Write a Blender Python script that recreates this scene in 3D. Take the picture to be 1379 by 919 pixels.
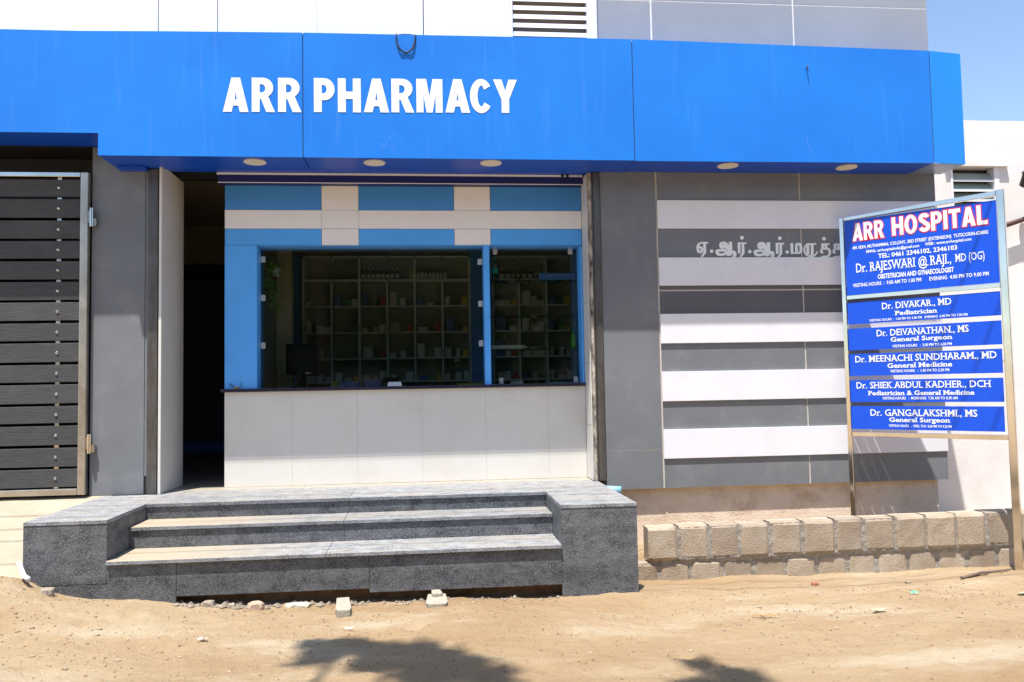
import bpy, bmesh, math, random
from mathutils import Vector, Matrix
random.seed(7)
SC = bpy.context.scene
COL = SC.collection
for o in list(bpy.data.objects): bpy.data.objects.remove(o)

# ------------------------------------------------------------------ camera
YAW, PITCH, ROLL = [math.radians(a) for a in (5.695, 3.169, -1.034)]
CAMP = Vector((0, -7.695, 0.909)); FPX = 1100.0; PW, PH = 1379.0, 919.0
fw = Vector((math.sin(YAW)*math.cos(PITCH), math.cos(YAW)*math.cos(PITCH), math.sin(PITCH)))
rt0 = Vector((math.cos(YAW), -math.sin(YAW), 0)); up0 = rt0.cross(fw)
rt = rt0*math.cos(ROLL) + up0*math.sin(ROLL); up = up0*math.cos(ROLL) - rt0*math.sin(ROLL)
cam = bpy.data.cameras.new('camera'); camo = bpy.data.objects.new('camera', cam); COL.objects.link(camo)
m = Matrix(((rt.x, up.x, -fw.x, CAMP.x), (rt.y, up.y, -fw.y, CAMP.y), (rt.z, up.z, -fw.z, CAMP.z), (0, 0, 0, 1)))
camo.matrix_world = m
cam.sensor_width = 36; cam.sensor_fit = 'HORIZONTAL'; cam.lens = FPX/PW*36
cam.clip_start = 0.05; cam.clip_end = 2000
SC.camera = camo

# ------------------------------------------------------------------ light
K, SX = 3.60, 0.55                       # shadows drop K for every metre into the wall and drift SX to the right
sund = Vector((SX, 1, -K)).normalized()  # direction the light travels
ELEV = math.asin(-sund.z); AZ = math.atan2(-sund.x, -sund.y)   # azimuth of the sun, clockwise from +Y
W = bpy.data.worlds.new('World'); SC.world = W; W.use_nodes = True
nt = W.node_tree; nt.nodes.clear()
sky = nt.nodes.new('ShaderNodeTexSky'); sky.sky_type = 'NISHITA'; sky.sun_disc = False
sky.sun_elevation = ELEV; sky.sun_rotation = AZ; sky.air_density = 1.0; sky.dust_density = 0.7; sky.ozone_density = 1.5
bg = nt.nodes.new('ShaderNodeBackground'); bg.inputs[1].default_value = 0.12
wo = nt.nodes.new('ShaderNodeOutputWorld')
nt.links.new(sky.outputs[0], bg.inputs[0]); nt.links.new(bg.outputs[0], wo.inputs[0])
sl = bpy.data.lights.new('sun', 'SUN'); sl.energy = 4.8; sl.angle = math.radians(0.53); sl.color = (1.0, 0.955, 0.89)
so = bpy.data.objects.new('sun', sl); COL.objects.link(so); so.location = (0, -6, 20)
so.rotation_euler = sund.to_track_quat('-Z', 'Y').to_euler()
SC.view_settings.view_transform = 'Standard'; SC.view_settings.look = 'None'
SC.view_settings.exposure = 1.0; SC.view_settings.gamma = 1.0

# ------------------------------------------------------------------ materials
MATS = {}
def mat(name, c1, c2=None, rough=0.6, metal=0.0, scale=6.0, bump=0.0, bscale=60.0, spec=0.5, stretch=(1, 1, 1),
        detail=4, dirt=None, dirt_scale=2.0, dirt_amt=0.5, coat=0.0, obvar=0.0, speck=None, speck_scale=200, speck_at=0.6, speck_soft=0.05):
    if name in MATS: return MATS[name]
    M = bpy.data.materials.new(name); M.use_nodes = True; t = M.node_tree; b = t.nodes['Principled BSDF']
    N = lambda k: t.nodes.new(k); L = t.links.new
    if c2 is None: c2 = tuple(x*0.85 for x in c1)
    geo = N('ShaderNodeNewGeometry'); mp = N('ShaderNodeMapping'); mp.inputs['Scale'].default_value = stretch
    L(geo.outputs['Position'], mp.inputs['Vector'])
    n = N('ShaderNodeTexNoise'); n.inputs['Scale'].default_value = scale; n.inputs['Detail'].default_value = detail
    n.inputs['Roughness'].default_value = 0.6
    L(mp.outputs[0], n.inputs['Vector'])
    r = N('ShaderNodeValToRGB'); r.color_ramp.elements[0].position = 0.35; r.color_ramp.elements[1].position = 0.65
    r.color_ramp.elements[0].color = (*c1, 1); r.color_ramp.elements[1].color = (*c2, 1)
    L(n.outputs['Fac'], r.inputs[0]); cur = r.outputs[0]
    if speck:
        n3 = N('ShaderNodeTexNoise'); n3.inputs['Scale'].default_value = speck_scale; n3.inputs['Detail'].default_value = 4
        L(mp.outputs[0], n3.inputs['Vector'])
        r3 = N('ShaderNodeValToRGB'); r3.color_ramp.elements[0].position = speck_at-speck_soft; r3.color_ramp.elements[1].position = speck_at+speck_soft
        L(n3.outputs['Fac'], r3.inputs[0])
        mx = N('ShaderNodeMixRGB'); L(r3.outputs[0], mx.inputs[0]); L(cur, mx.inputs[1]); mx.inputs[2].default_value = (*speck, 1); cur = mx.outputs[0]
    if dirt:
        n4 = N('ShaderNodeTexNoise'); n4.inputs['Scale'].default_value = dirt_scale; n4.inputs['Detail'].default_value = 8
        n4.inputs['Roughness'].default_value = 0.7
        L(geo.outputs['Position'], n4.inputs['Vector'])
        r4 = N('ShaderNodeValToRGB'); r4.color_ramp.elements[0].position = 0.5; r4.color_ramp.elements[1].position = 0.75
        r4.color_ramp.elements[1].color = (dirt_amt, dirt_amt, dirt_amt, 1)
        L(n4.outputs['Fac'], r4.inputs[0])
        mx = N('ShaderNodeMixRGB'); L(r4.outputs[0], mx.inputs[0]); L(cur, mx.inputs[1]); mx.inputs[2].default_value = (*dirt, 1); cur = mx.outputs[0]
    if obvar:
        oi = N('ShaderNodeObjectInfo'); hs = N('ShaderNodeHueSaturation')
        mr = N('ShaderNodeMapRange'); mr.inputs[3].default_value = 1-obvar; mr.inputs[4].default_value = 1+obvar
        L(oi.outputs['Random'], mr.inputs[0]); L(mr.outputs[0], hs.inputs['Value']); L(cur, hs.inputs['Color']); cur = hs.outputs[0]
    L(cur, b.inputs['Base Color'])
    b.inputs['Roughness'].default_value = rough; b.inputs['Metallic'].default_value = metal
    b.inputs['Specular IOR Level'].default_value = spec
    if coat: b.inputs['Coat Weight'].default_value = coat; b.inputs['Coat Roughness'].default_value = 0.1
    if bump:
        n2 = N('ShaderNodeTexNoise'); n2.inputs['Scale'].default_value = bscale; n2.inputs['Detail'].default_value = 6
        L(mp.outputs[0], n2.inputs['Vector'])
        bp = N('ShaderNodeBump'); bp.inputs['Strength'].default_value = bump; bp.inputs['Distance'].default_value = 0.01
        L(n2.outputs['Fac'], bp.inputs['Height']); L(bp.outputs[0], b.inputs['Normal'])
    MATS[name] = M; return M

def add_scratches(M, color=(0.45, 0.6, 0.85), amt=0.5):
    """thin pale scuffs and vertical washed streaks in the paint"""
    t = M.node_tree; b = t.nodes['Principled BSDF']; N = lambda k: t.nodes.new(k); L = t.links.new
    src = b.inputs['Base Color'].links[0].from_socket
    geo = N('ShaderNodeNewGeometry')
    cur = src
    for sc, st, lo, hi, am in ((3.0, (6, 6, 0.35), 0.58, 0.85, 0.06), (1.3, (1, 1, 1), 0.70, 0.715, amt*0.22)):
        mp = N('ShaderNodeMapping'); mp.inputs['Scale'].default_value = st; L(geo.outputs['Position'], mp.inputs['Vector'])
        if sc == 1.3:
            # sparse scuffs: tight band of a warped noise masked by another
            n = N('ShaderNodeTexNoise'); n.inputs['Scale'].default_value = 1.4; n.inputs['Detail'].default_value = 3; n.inputs['Distortion'].default_value = 1.2
            L(mp.outputs[0], n.inputs['Vector'])
            r = N('ShaderNodeValToRGB'); e = r.color_ramp.elements
            e[0].position = 0.497; e[0].color = (0, 0, 0, 1); e[1].position = 0.503; e[1].color = (0, 0, 0, 1)
            q = e.new(0.5); q.color = (1, 1, 1, 1)
            L(n.outputs['Fac'], r.inputs[0])
            n2 = N('ShaderNodeTexNoise'); n2.inputs['Scale'].default_value = 3.1; n2.inputs['Detail'].default_value = 4; L(geo.outputs['Position'], n2.inputs['Vector'])
            r2 = N('ShaderNodeValToRGB'); r2.color_ramp.elements[0].position = 0.6; r2.color_ramp.elements[1].position = 0.72
            r2.color_ramp.elements[1].color = (am, am, am, 1)
            L(n2.outputs['Fac'], r2.inputs[0])
            mu = N('ShaderNodeMath'); mu.operation = 'MULTIPLY'; L(r.outputs[0], mu.inputs[0]); L(r2.outputs[0], mu.inputs[1]); fac = mu.outputs[0]
        else:
            n = N('ShaderNodeTexNoise'); n.inputs['Scale'].default_value = sc; n.inputs['Detail'].default_value = 5; L(mp.outputs[0], n.inputs['Vector'])
            r = N('ShaderNodeValToRGB'); r.color_ramp.elements[0].position = lo; r.color_ramp.elements[1].position = hi
            r.color_ramp.elements[1].color = (am, am, am, 1); L(n.outputs['Fac'], r.inputs[0]); fac = r.outputs[0]
        mx = N('ShaderNodeMixRGB'); L(fac, mx.inputs[0]); L(cur, mx.inputs[1]); mx.inputs[2].default_value = (*color, 1); cur = mx.outputs[0]
    L(cur, b.inputs['Base Color'])

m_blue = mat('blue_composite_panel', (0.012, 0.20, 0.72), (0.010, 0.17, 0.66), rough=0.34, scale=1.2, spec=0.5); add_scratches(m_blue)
m_blue_end = mat('blue_end_panel_lit', (0.012, 0.25, 0.80), (0.012, 0.23, 0.76), rough=0.30, scale=1.2); add_scratches(m_blue_end)  # same blue sheet; the turned end's brighter light is put into the colour
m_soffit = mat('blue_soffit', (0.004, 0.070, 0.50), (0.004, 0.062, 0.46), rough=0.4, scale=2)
m_navy = mat('navy_shutter_paint', (0.012, 0.014, 0.12), (0.010, 0.012, 0.10), rough=0.45)
m_white = mat('white_panel', (0.80, 0.80, 0.82), (0.76, 0.76, 0.78), rough=0.35, scale=1.5)
m_whiteb = mat('white_board', (0.74, 0.74, 0.78), (0.70, 0.70, 0.74), rough=0.45, scale=2, dirt=(0.55, 0.54, 0.55), dirt_amt=0.25, dirt_scale=5)
m_trim = mat('white_trim', (0.82, 0.80, 0.79), (0.78, 0.76, 0.75), rough=0.5)
m_letter = mat('white_letter_vinyl', (0.82, 0.86, 0.86), (0.80, 0.84, 0.85), rough=0.4)
m_red = mat('red_vinyl', (0.62, 0.02, 0.06), (0.6, 0.02, 0.05), rough=0.4)
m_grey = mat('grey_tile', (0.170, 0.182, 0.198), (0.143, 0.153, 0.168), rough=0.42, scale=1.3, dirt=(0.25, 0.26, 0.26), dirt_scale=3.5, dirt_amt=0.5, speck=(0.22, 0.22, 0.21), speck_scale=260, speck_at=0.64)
m_grey_up = mat('sky_lit_grey_tile', (0.30, 0.32, 0.35), (0.26, 0.28, 0.31), rough=0.35, scale=0.9, dirt=(0.36, 0.37, 0.38), dirt_scale=2, dirt_amt=0.4)  # sky sheen on the upper tiles put into a paler base colour
m_purple = mat('warm_grey_tile', (0.105, 0.10, 0.115), (0.09, 0.088, 0.10), rough=0.45, scale=1.2)
m_grout = mat('pale_grout', (0.62, 0.57, 0.50), (0.5, 0.46, 0.41), rough=0.9, scale=20)
m_darkjoint = mat('dark_joint', (0.03, 0.03, 0.04), rough=0.8)
m_cream = mat('cream_tile', (0.66, 0.64, 0.60), (0.62, 0.60, 0.56), rough=0.38, scale=1.2, dirt=(0.52, 0.45, 0.36), dirt_scale=3, dirt_amt=0.35)
m_sky = mat('light_blue_laminate', (0.085, 0.39, 0.92), (0.08, 0.37, 0.89), rough=0.35, scale=2, dirt=(0.06, 0.2, 0.45), dirt_scale=4, dirt_amt=0.3)
m_skyd = mat('shaded_blue_laminate', (0.06, 0.26, 0.66), (0.055, 0.25, 0.63), rough=0.35, scale=2)  # same light blue laminate with the shade under the soffit put into its colour
m_deepblue = mat('interior_blue_paint', (0.03, 0.20, 0.62), (0.03, 0.18, 0.58), rough=0.5)
m_sill = mat('dark_polished_granite', (0.018, 0.016, 0.035), (0.03, 0.028, 0.05), rough=0.15, scale=90)
m_steel = mat('brushed_steel', (0.62, 0.60, 0.57), (0.55, 0.52, 0.48), rough=0.17, metal=1.0, scale=5, bump=0.02, bscale=3, stretch=(1, 1, 1))
m_steelwarm = mat('stained_steel', (0.58, 0.54, 0.48), (0.44, 0.40, 0.34), rough=0.33, metal=0.9, scale=4, dirt=(0.25, 0.19, 0.13), dirt_scale=6, dirt_amt=0.5)
m_channel = mat('shutter_channel_steel', (0.16, 0.155, 0.15), (0.11, 0.105, 0.10), rough=0.4, metal=0.7, scale=3, stretch=(8, 8, 1), dirt=(0.10, 0.06, 0.035), dirt_scale=7, dirt_amt=0.6)
m_plaster = mat('sand_stained_plaster', (0.74, 0.61, 0.48), (0.68, 0.55, 0.42), rough=0.95, scale=3.5, bump=0.7, bscale=90, dirt=(0.36, 0.23, 0.13), dirt_scale=4, dirt_amt=0.7)
m_wplaster = mat('white_rough_plaster', (0.76, 0.74, 0.73), (0.71, 0.69, 0.68), rough=0.95, scale=2, bump=0.18, bscale=38, dirt=(0.55, 0.47, 0.42), dirt_scale=1.5, dirt_amt=0.35)
m_ramp = mat('pale_cement_ramp', (0.33, 0.295, 0.225), (0.29, 0.255, 0.19), rough=0.95, scale=3, bump=0.4, bscale=80, dirt=(0.27, 0.21, 0.14), dirt_scale=2.5, dirt_amt=0.6)
m_board = mat('charcoal_grained_board', (0.034, 0.034, 0.036), (0.060, 0.060, 0.062), rough=0.62, scale=9, stretch=(1.2, 6, 26), detail=8, bump=0.35, bscale=9, dirt=(0.09, 0.088, 0.085), dirt_scale=3, dirt_amt=0.4, obvar=0.12)
m_dark = mat('dark_paint_and_shade', (0.02, 0.02, 0.022), rough=0.5)
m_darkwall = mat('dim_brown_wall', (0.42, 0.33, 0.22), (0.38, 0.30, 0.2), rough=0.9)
m_floor = mat('interior_floor', (0.30, 0.28, 0.24), rough=0.35)
m_shelf = mat('shelf_laminate', (0.66, 0.68, 0.66), (0.62, 0.64, 0.62), rough=0.5)
m_shelfback = mat('shelf_back', (0.24, 0.235, 0.19), (0.22, 0.21, 0.17), rough=0.7)
m_black = mat('black_plastic', (0.010, 0.010, 0.013), rough=0.6, spec=0.15)
m_cable = mat('black_cable', (0.012, 0.012, 0.016), rough=0.6)
m_pipe_w = mat('white_pvc', (0.8, 0.82, 0.86), rough=0.4)
m_pipe_b = mat('pale_blue_pvc', (0.22, 0.45, 0.55), rough=0.5)
m_brown = mat('brown_painted_bar', (0.07, 0.025, 0.018), rough=0.6)
m_stone = mat('grey_stone', (0.36, 0.30, 0.24), (0.24, 0.20, 0.16), rough=0.95, scale=20, bump=0.6, bscale=90, obvar=0.2)
m_stick = mat('dry_stick', (0.16, 0.11, 0.08), rough=0.9)
m_cement = mat('cement_fragment', (0.36, 0.32, 0.26), (0.28, 0.25, 0.2), rough=0.95, scale=30, bump=0.6)
m_trunk = mat('tree_bark', (0.12, 0.08, 0.05), rough=0.95, scale=12, bump=0.8, bscale=25)
m_leafs = [mat('leaf_green_%s' % n, c, rough=0.55, obvar=0) for n, c in (('mid', (0.06, 0.11, 0.03)), ('dark', (0.03, 0.06, 0.018)), ('light', (0.10, 0.15, 0.04)))]

# granite: speckled, streaky, dusty on flat faces
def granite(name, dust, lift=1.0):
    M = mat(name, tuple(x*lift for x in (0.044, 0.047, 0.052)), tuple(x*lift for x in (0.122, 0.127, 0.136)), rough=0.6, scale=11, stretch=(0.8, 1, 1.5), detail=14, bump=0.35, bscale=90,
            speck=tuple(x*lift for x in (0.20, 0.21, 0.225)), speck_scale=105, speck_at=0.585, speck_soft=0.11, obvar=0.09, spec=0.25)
    t = M.node_tree; b = t.nodes['Principled BSDF']; N = lambda k: t.nodes.new(k); L = t.links.new
    src = b.inputs['Base Color'].links[0].from_socket
    geo = N('ShaderNodeNewGeometry')
    # pale dust that has settled on the treads, thicker towards the back of each
    n = N('ShaderNodeTexNoise'); n.inputs['Scale'].default_value = 2.2; n.inputs['Detail'].default_value = 8
    mp = N('ShaderNodeMapping'); mp.inputs['Scale'].default_value = (1, 4.5, 1); L(geo.outputs['Position'], mp.inputs['Vector']); L(mp.outputs[0], n.inputs['Vector'])
    sep = N('ShaderNodeSeparateXYZ'); L(geo.outputs['Normal'], sep.inputs[0])
    r = N('ShaderNodeValToRGB'); r.color_ramp.elements[0].position = 0.42; r.color_ramp.elements[1].position = 0.68
    r.color_ramp.elements[0].color = (0.05*dust,)*3+(1,); r.color_ramp.elements[1].color = (0.5*dust,)*3+(1,)
    L(n.outputs['Fac'], r.inputs[0])
    sp2 = N('ShaderNodeSeparateXYZ'); L(geo.outputs['Position'], sp2.inputs[0])
    def mrange(sock, a, b, hi):
        q = N('ShaderNodeMapRange'); q.interpolation_type = 'SMOOTHSTEP'; q.inputs[1].default_value = a; q.inputs[2].default_value = b; q.inputs[3].default_value = 0; q.inputs[4].default_value = hi; L(sock, q.inputs[0]); return q.outputs[0]
    def add2(a, b):
        q = N('ShaderNodeMath'); q.operation = 'ADD'; L(a, q.inputs[0]); L(b, q.inputs[1]); return q.outputs[0]
    wob = N('ShaderNodeMath'); wob.operation = 'MULTIPLY_ADD'; wob.inputs[1].default_value = 1.6; L(n.outputs['Fac'], wob.inputs[0]); L(sp2.outputs['X'], wob.inputs[2])
    ml = N('ShaderNodeMath'); ml.operation = 'MULTIPLY'; L(mrange(wob.outputs[0], 0.0, -1.3, 0.85*dust), ml.inputs[0]); L(mrange(sp2.outputs['Z'], -0.04, -0.10, 1.0), ml.inputs[1])
    dsum = add2(add2(r.outputs[0], ml.outputs[0]), mrange(sp2.outputs['Y'], 0.05, 0.30, 0.7*dust))
    mu = N('ShaderNodeMath'); mu.operation = 'MULTIPLY'; mu.use_clamp = True; L(dsum, mu.inputs[0]); L(sep.outputs['Z'], mu.inputs[1])
    mx = N('ShaderNodeMixRGB'); L(mu.outputs[0], mx.inputs[0]); L(src, mx.inputs[1]); mx.inputs[2].default_value = (0.36, 0.30, 0.215, 1)
    L(mx.outputs[0], b.inputs['Base Color'])
    return M
m_gran = granite('speckled_granite', 0.8)
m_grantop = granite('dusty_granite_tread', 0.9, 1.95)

def glass_mat(name, tint, refl=1.0):
    M = bpy.data.materials.new(name); M.use_nodes = True; t = M.node_tree; t.nodes.clear()
    N = lambda k: t.nodes.new(k); L = t.links.new
    tr = N('ShaderNodeBsdfTransparent'); tr.inputs[0].default_value = (*tint, 1)
    gl = N('ShaderNodeBsdfGlossy'); gl.inputs['Roughness'].default_value = 0.01
    fr = N('ShaderNodeFresnel'); fr.inputs[0].default_value = 1.45
    mx = N('ShaderNodeMixShader'); L(fr.outputs[0], mx.inputs[0]); L(tr.outputs[0], mx.inputs[1]); L(gl.outputs[0], mx.inputs[2])
    o = N('ShaderNodeOutputMaterial'); L(mx.outputs[0], o.inputs[0]); return M
m_glass = glass_mat('window_glass', (0.84, 0.89, 0.87))
m_gshelf = glass_mat('green_edge_glass', (0.62, 0.85, 0.80))
m_bottle = glass_mat('clear_bottle_plastic', (0.72, 0.85, 0.85))
m_green = mat('green_bottle_liquid', (0.05, 0.42, 0.02), rough=0.2)

# brick: cement stabilised block
m_brick = mat('cement_block', (0.37, 0.30, 0.225), (0.30, 0.235, 0.17), rough=0.97, scale=5, bump=0.55, bscale=80, detail=8,
              dirt=(0.38, 0.345, 0.29), dirt_scale=6, dirt_amt=0.8, speck=(0.10, 0.075, 0.05), speck_scale=48, speck_at=0.69, obvar=0.14)
m_mortar = mat('rough_grey_mortar', (0.36, 0.33, 0.285), (0.20, 0.18, 0.15), rough=0.98, scale=26, bump=0.7, bscale=60)

# sand
def sand_mat():
    M = bpy.data.materials.new('orange_sandy_soil'); M.use_nodes = True; t = M.node_tree; b = t.nodes['Principled BSDF']
    N = lambda k: t.nodes.new(k); L = t.links.new
    geo = N('ShaderNodeNewGeometry')
    def noise(s, d=6, st=(1, 1, 1), rg=0.6):
        mp = N('ShaderNodeMapping'); mp.inputs['Scale'].default_value = st; L(geo.outputs['Position'], mp.inputs['Vector'])
        n = N('ShaderNodeTexNoise'); n.inputs['Scale'].default_value = s; n.inputs['Detail'].default_value = d; n.inputs['Roughness'].default_value = rg
        L(mp.outputs[0], n.inputs['Vector']); return n.outputs['Fac']
    def ramp(f, p0, c0, p1, c1):
        r = N('ShaderNodeValToRGB'); r.color_ramp.elements[0].position = p0; r.color_ramp.elements[1].position = p1
        r.color_ramp.elements[0].color = (*c0, 1); r.color_ramp.elements[1].color = (*c1, 1); L(f, r.inputs[0]); return r.outputs[0]
    a = ramp(noise(0.9, 8, (0.6, 1.5, 1)), 0.35, (0.395, 0.262, 0.143), 0.65, (0.48, 0.360, 0.222))
    pale = ramp(noise(1.7, 9, (0.5, 1.6, 1), 0.7), 0.50, (0, 0, 0), 0.74, (0.75, 0.75, 0.75))
    mx = N('ShaderNodeMixRGB'); L(pale, mx.inputs[0]); L(a, mx.inputs[1]); mx.inputs[2].default_value = (0.62, 0.535, 0.40, 1)
    dk = ramp(noise(5, 10, (0.8, 1.7, 1), 0.78), 0.52, (0, 0, 0), 0.80, (0.32, 0.32, 0.32))
    mx2 = N('ShaderNodeMixRGB'); L(dk, mx2.inputs[0]); L(mx.outputs[0], mx2.inputs[1]); mx2.inputs[2].default_value = (0.22, 0.13, 0.065, 1)
    gr = ramp(noise(150, 5, (1, 1, 1), 0.8), 0.52, (0, 0, 0), 0.70, (0.6, 0.6, 0.6))
    mx3 = N('ShaderNodeMixRGB'); L(gr, mx3.inputs[0]); L(mx2.outputs[0], mx3.inputs[1]); mx3.inputs[2].default_value = (0.56, 0.46, 0.32, 1)
    L(mx3.outputs[0], b.inputs['Base Color']); b.inputs['Roughness'].default_value = 1; b.inputs['Specular IOR Level'].default_value = 0.1
    add = N('ShaderNodeMath'); add.operation = 'ADD'; L(noise(14, 10, (1, 1, 1), 0.75), add.inputs[0])
    m2 = N('ShaderNodeMath'); m2.operation = 'MULTIPLY'; m2.inputs[1].default_value = 0.25; L(noise(120, 4), m2.inputs[0]); L(m2.outputs[0], add.inputs[1])
    bp = N('ShaderNodeBump'); bp.inputs['Strength'].default_value = 1.0; bp.inputs['Distance'].default_value = 0.055
    L(add.outputs[0], bp.inputs['Height']); L(bp.outputs[0], b.inputs['Normal'])
    return M
m_sand = sand_mat()

# ------------------------------------------------------------------ mesh helpers
class MB:
    def __init__(s): s.v = []; s.f = []
    def add(s, vs, fs):
        k = len(s.v); s.v += [tuple(p) for p in vs]; s.f += [tuple(i+k for i in f) for f in fs]; return s
    def box(s, x0, x1, y0, y1, z0, z1):
        return s.add([(x0, y0, z0), (x1, y0, z0), (x1, y1, z0), (x0, y1, z0), (x0, y0, z1), (x1, y0, z1), (x1, y1, z1), (x0, y1, z1)],
                     [(0, 3, 2, 1), (4, 5, 6, 7), (0, 1, 5, 4), (1, 2, 6, 5), (2, 3, 7, 6), (3, 0, 4, 7)])
    def prism(s, poly, y0, y1):            # outline in X,Z, extruded along Y
        n = len(poly); vs = [(x, y0, z) for x, z in poly]+[(x, y1, z) for x, z in poly]
        return s.add(vs, [tuple(range(n)), tuple(range(2*n-1, n-1, -1))]+[(i, i+n, (i+1) % n+n, (i+1) % n) for i in range(n)])
    def flat(s, poly, z0, z1):             # outline in X,Y, extruded along Z
        n = len(poly); vs = [(x, y, z0) for x, y in poly]+[(x, y, z1) for x, y in poly]
        return s.add(vs, [tuple(range(n-1, -1, -1)), tuple(range(n, 2*n))]+[(i, (i+1) % n, (i+1) % n+n, i+n) for i in range(n)])
    def cyl(s, a, b, r0, r1=None, n=12, cap=True):
        r1 = r0 if r1 is None else r1; a = Vector(a); b = Vector(b); d = (b-a).normalized()
        u = d.orthogonal().normalized(); w = d.cross(u); vs = []
        for c, r in ((a, r0), (b, r1)):
            for i in range(n):
                t = 2*math.pi*i/n; vs.append(c+u*(r*math.cos(t))+w*(r*math.sin(t)))
        fs = [(i, (i+1) % n, (i+1) % n+n, i+n) for i in range(n)]
        if cap: fs += [tuple(range(n-1, -1, -1)), tuple(range(n, 2*n))]
        return s.add(vs, fs)
    def tube(s, pts, r, n=8):
        pts = [Vector(p) for p in pts]; k = len(s.v); ref = Vector((0.13, 0.21, 0.97)); rr = r if hasattr(r, '__len__') else [r]*len(pts)
        for i, p in enumerate(pts):
            d = (pts[min(i+1, len(pts)-1)]-pts[max(i-1, 0)]).normalized(); u = d.cross(ref)
            if u.length < 0.05: u = d.cross(Vector((1, 0, 0)))
            u.normalize(); w = d.cross(u)
            for j in range(n):
                t = 2*math.pi*j/n; s.v.append(tuple(p+u*(rr[i]*math.cos(t))+w*(rr[i]*math.sin(t))))
        for i in range(len(pts)-1):
            for j in range(n):
                a = k+i*n+j; b = k+i*n+(j+1) % n; s.f.append((a, b, b+n, a+n))
        s.f.append(tuple(k+j for j in range(n-1, -1, -1))); e = k+(len(pts)-1)*n; s.f.append(tuple(e+j for j in range(n))); return s
    def lathe(s, cx, cy, prof, n=16):
        k = len(s.v)
        for r, z in prof:
            for j in range(n):
                t = 2*math.pi*j/n; s.v.append((cx+r*math.cos(t), cy+r*math.sin(t), z))
        for i in range(len(prof)-1):
            for j in range(n):
                a = k+i*n+j; b = k+i*n+(j+1) % n; s.f.append((a, b, b+n, a+n))
        s.f.append(tuple(k+j for j in range(n-1, -1, -1))); e = k+(len(prof)-1)*n; s.f.append(tuple(e+j for j in range(n))); return s

def wloc(o):
    p = Vector(o.location)
    while o.parent: o = o.parent; p = p+Vector(o.location)
    return p
def obj(name, mb, material, parent=None, bevel=0, smooth=False, label=None, kind=None):
    """one mesh object; vertices are given in world metres and re-centred on the piece"""
    me = bpy.data.meshes.new(name); vs = [Vector(p) for p in mb.v]
    lo = Vector([min(p[i] for p in vs) for i in range(3)]); hi = Vector([max(p[i] for p in vs) for i in range(3)])
    c = (lo+hi)/2; c.z = lo.z
    me.from_pydata([tuple(p-c) for p in vs], [], mb.f); me.update()
    ms = material if isinstance(material, (list, tuple)) else [material]
    for q in ms: me.materials.append(q)
    if smooth:
        for p in me.polygons: p.use_smooth = True
    o = bpy.data.objects.new(name, me); COL.objects.link(o)
    if parent: o.parent = parent; o.location = c-wloc(parent)
    else: o.location = c
    if bevel:
        bv = o.modifiers.new('bevel', 'BEVEL'); bv.width = bevel; bv.segments = 2; bv.limit_method = 'ANGLE'
    if label: o['label'] = label
    if kind: o['kind'] = kind
    return o
def empty(name, loc, label, cat, group=None, parent=None):
    o = bpy.data.objects.new(name, None); COL.objects.link(o); o.empty_display_size = 0.2
    if parent: o.parent = parent; o.location = Vector(loc)-wloc(parent)
    else: o.location = loc
    if label: o['label'] = label
    if cat: o['category'] = cat
    if group: o['group'] = group
    return o
def tag(o, label, cat, group=None):
    o['label'] = label; o['category'] = cat
    if group: o['group'] = group
    return o
def box(name, x0, x1, y0, y1, z0, z1, material, parent=None, **k): return obj(name, MB().box(x0, x1, y0, y1, z0, z1), material, parent, **k)
def again(src, loc_world, parent=None, name=None):
    """a copy of one piece that shares its mesh"""
    c = src.copy(); COL.objects.link(c); c.parent = parent if parent else src.parent
    c.location = Vector(loc_world)-(wloc(c.parent) if c.parent else Vector((0, 0, 0)))
    if name: c.name = name
    return c

# lettering: flat glyph outlines, fitted to a width and cap height
def glyphs(text, bold=0.0, space=1.0, res=3):
    c = bpy.data.curves.new('lettering', 'FONT'); c.body = text; c.size = 1; c.dimensions = '2D'; c.fill_mode = 'FRONT'
    c.offset = bold; c.space_character = space; c.resolution_u = res
    o = bpy.data.objects.new('lettering', c); COL.objects.link(o); bpy.context.view_layer.update()
    me = bpy.data.meshes.new_from_object(o.evaluated_get(bpy.context.evaluated_depsgraph_get()))
    vs = [(v.co.x, v.co.y) for v in me.vertices]; fs = [tuple(p.vertices) for p in me.polygons]
    bpy.data.objects.remove(o); bpy.data.curves.remove(c); bpy.data.meshes.remove(me)
    return vs, fs
def serifs(vs, fs, heights, ext=0.10, th=0.06):
    cnt = {}
    for f in fs:
        for i in range(len(f)):
            e = tuple(sorted((f[i], f[(i+1) % len(f)]))); cnt[e] = cnt.get(e, 0)+1
    vs = list(vs); fs = list(fs); add = []
    for (a, b), n in cnt.items():
        if n != 1: continue
        (x0, y0), (x1, y1) = vs[a], vs[b]
        if abs(y0-y1) > 0.004: continue
        for k, h in enumerate(heights):
            if abs(y0-h) < 0.03 and 0.04 < abs(x1-x0) < 0.26:
                lo, hi = min(x0, x1), max(x0, x1); s = 1 if k == 0 else -1
                add.append((lo-ext, hi+ext, y0, y0+s*th))
    for x0, x1, y0, y1 in add:
        k = len(vs); vs += [(x0, min(y0, y1)), (x1, min(y0, y1)), (x1, max(y0, y1)), (x0, max(y0, y1))]; fs.append((k, k+1, k+2, k+3))
    return vs, fs
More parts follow.
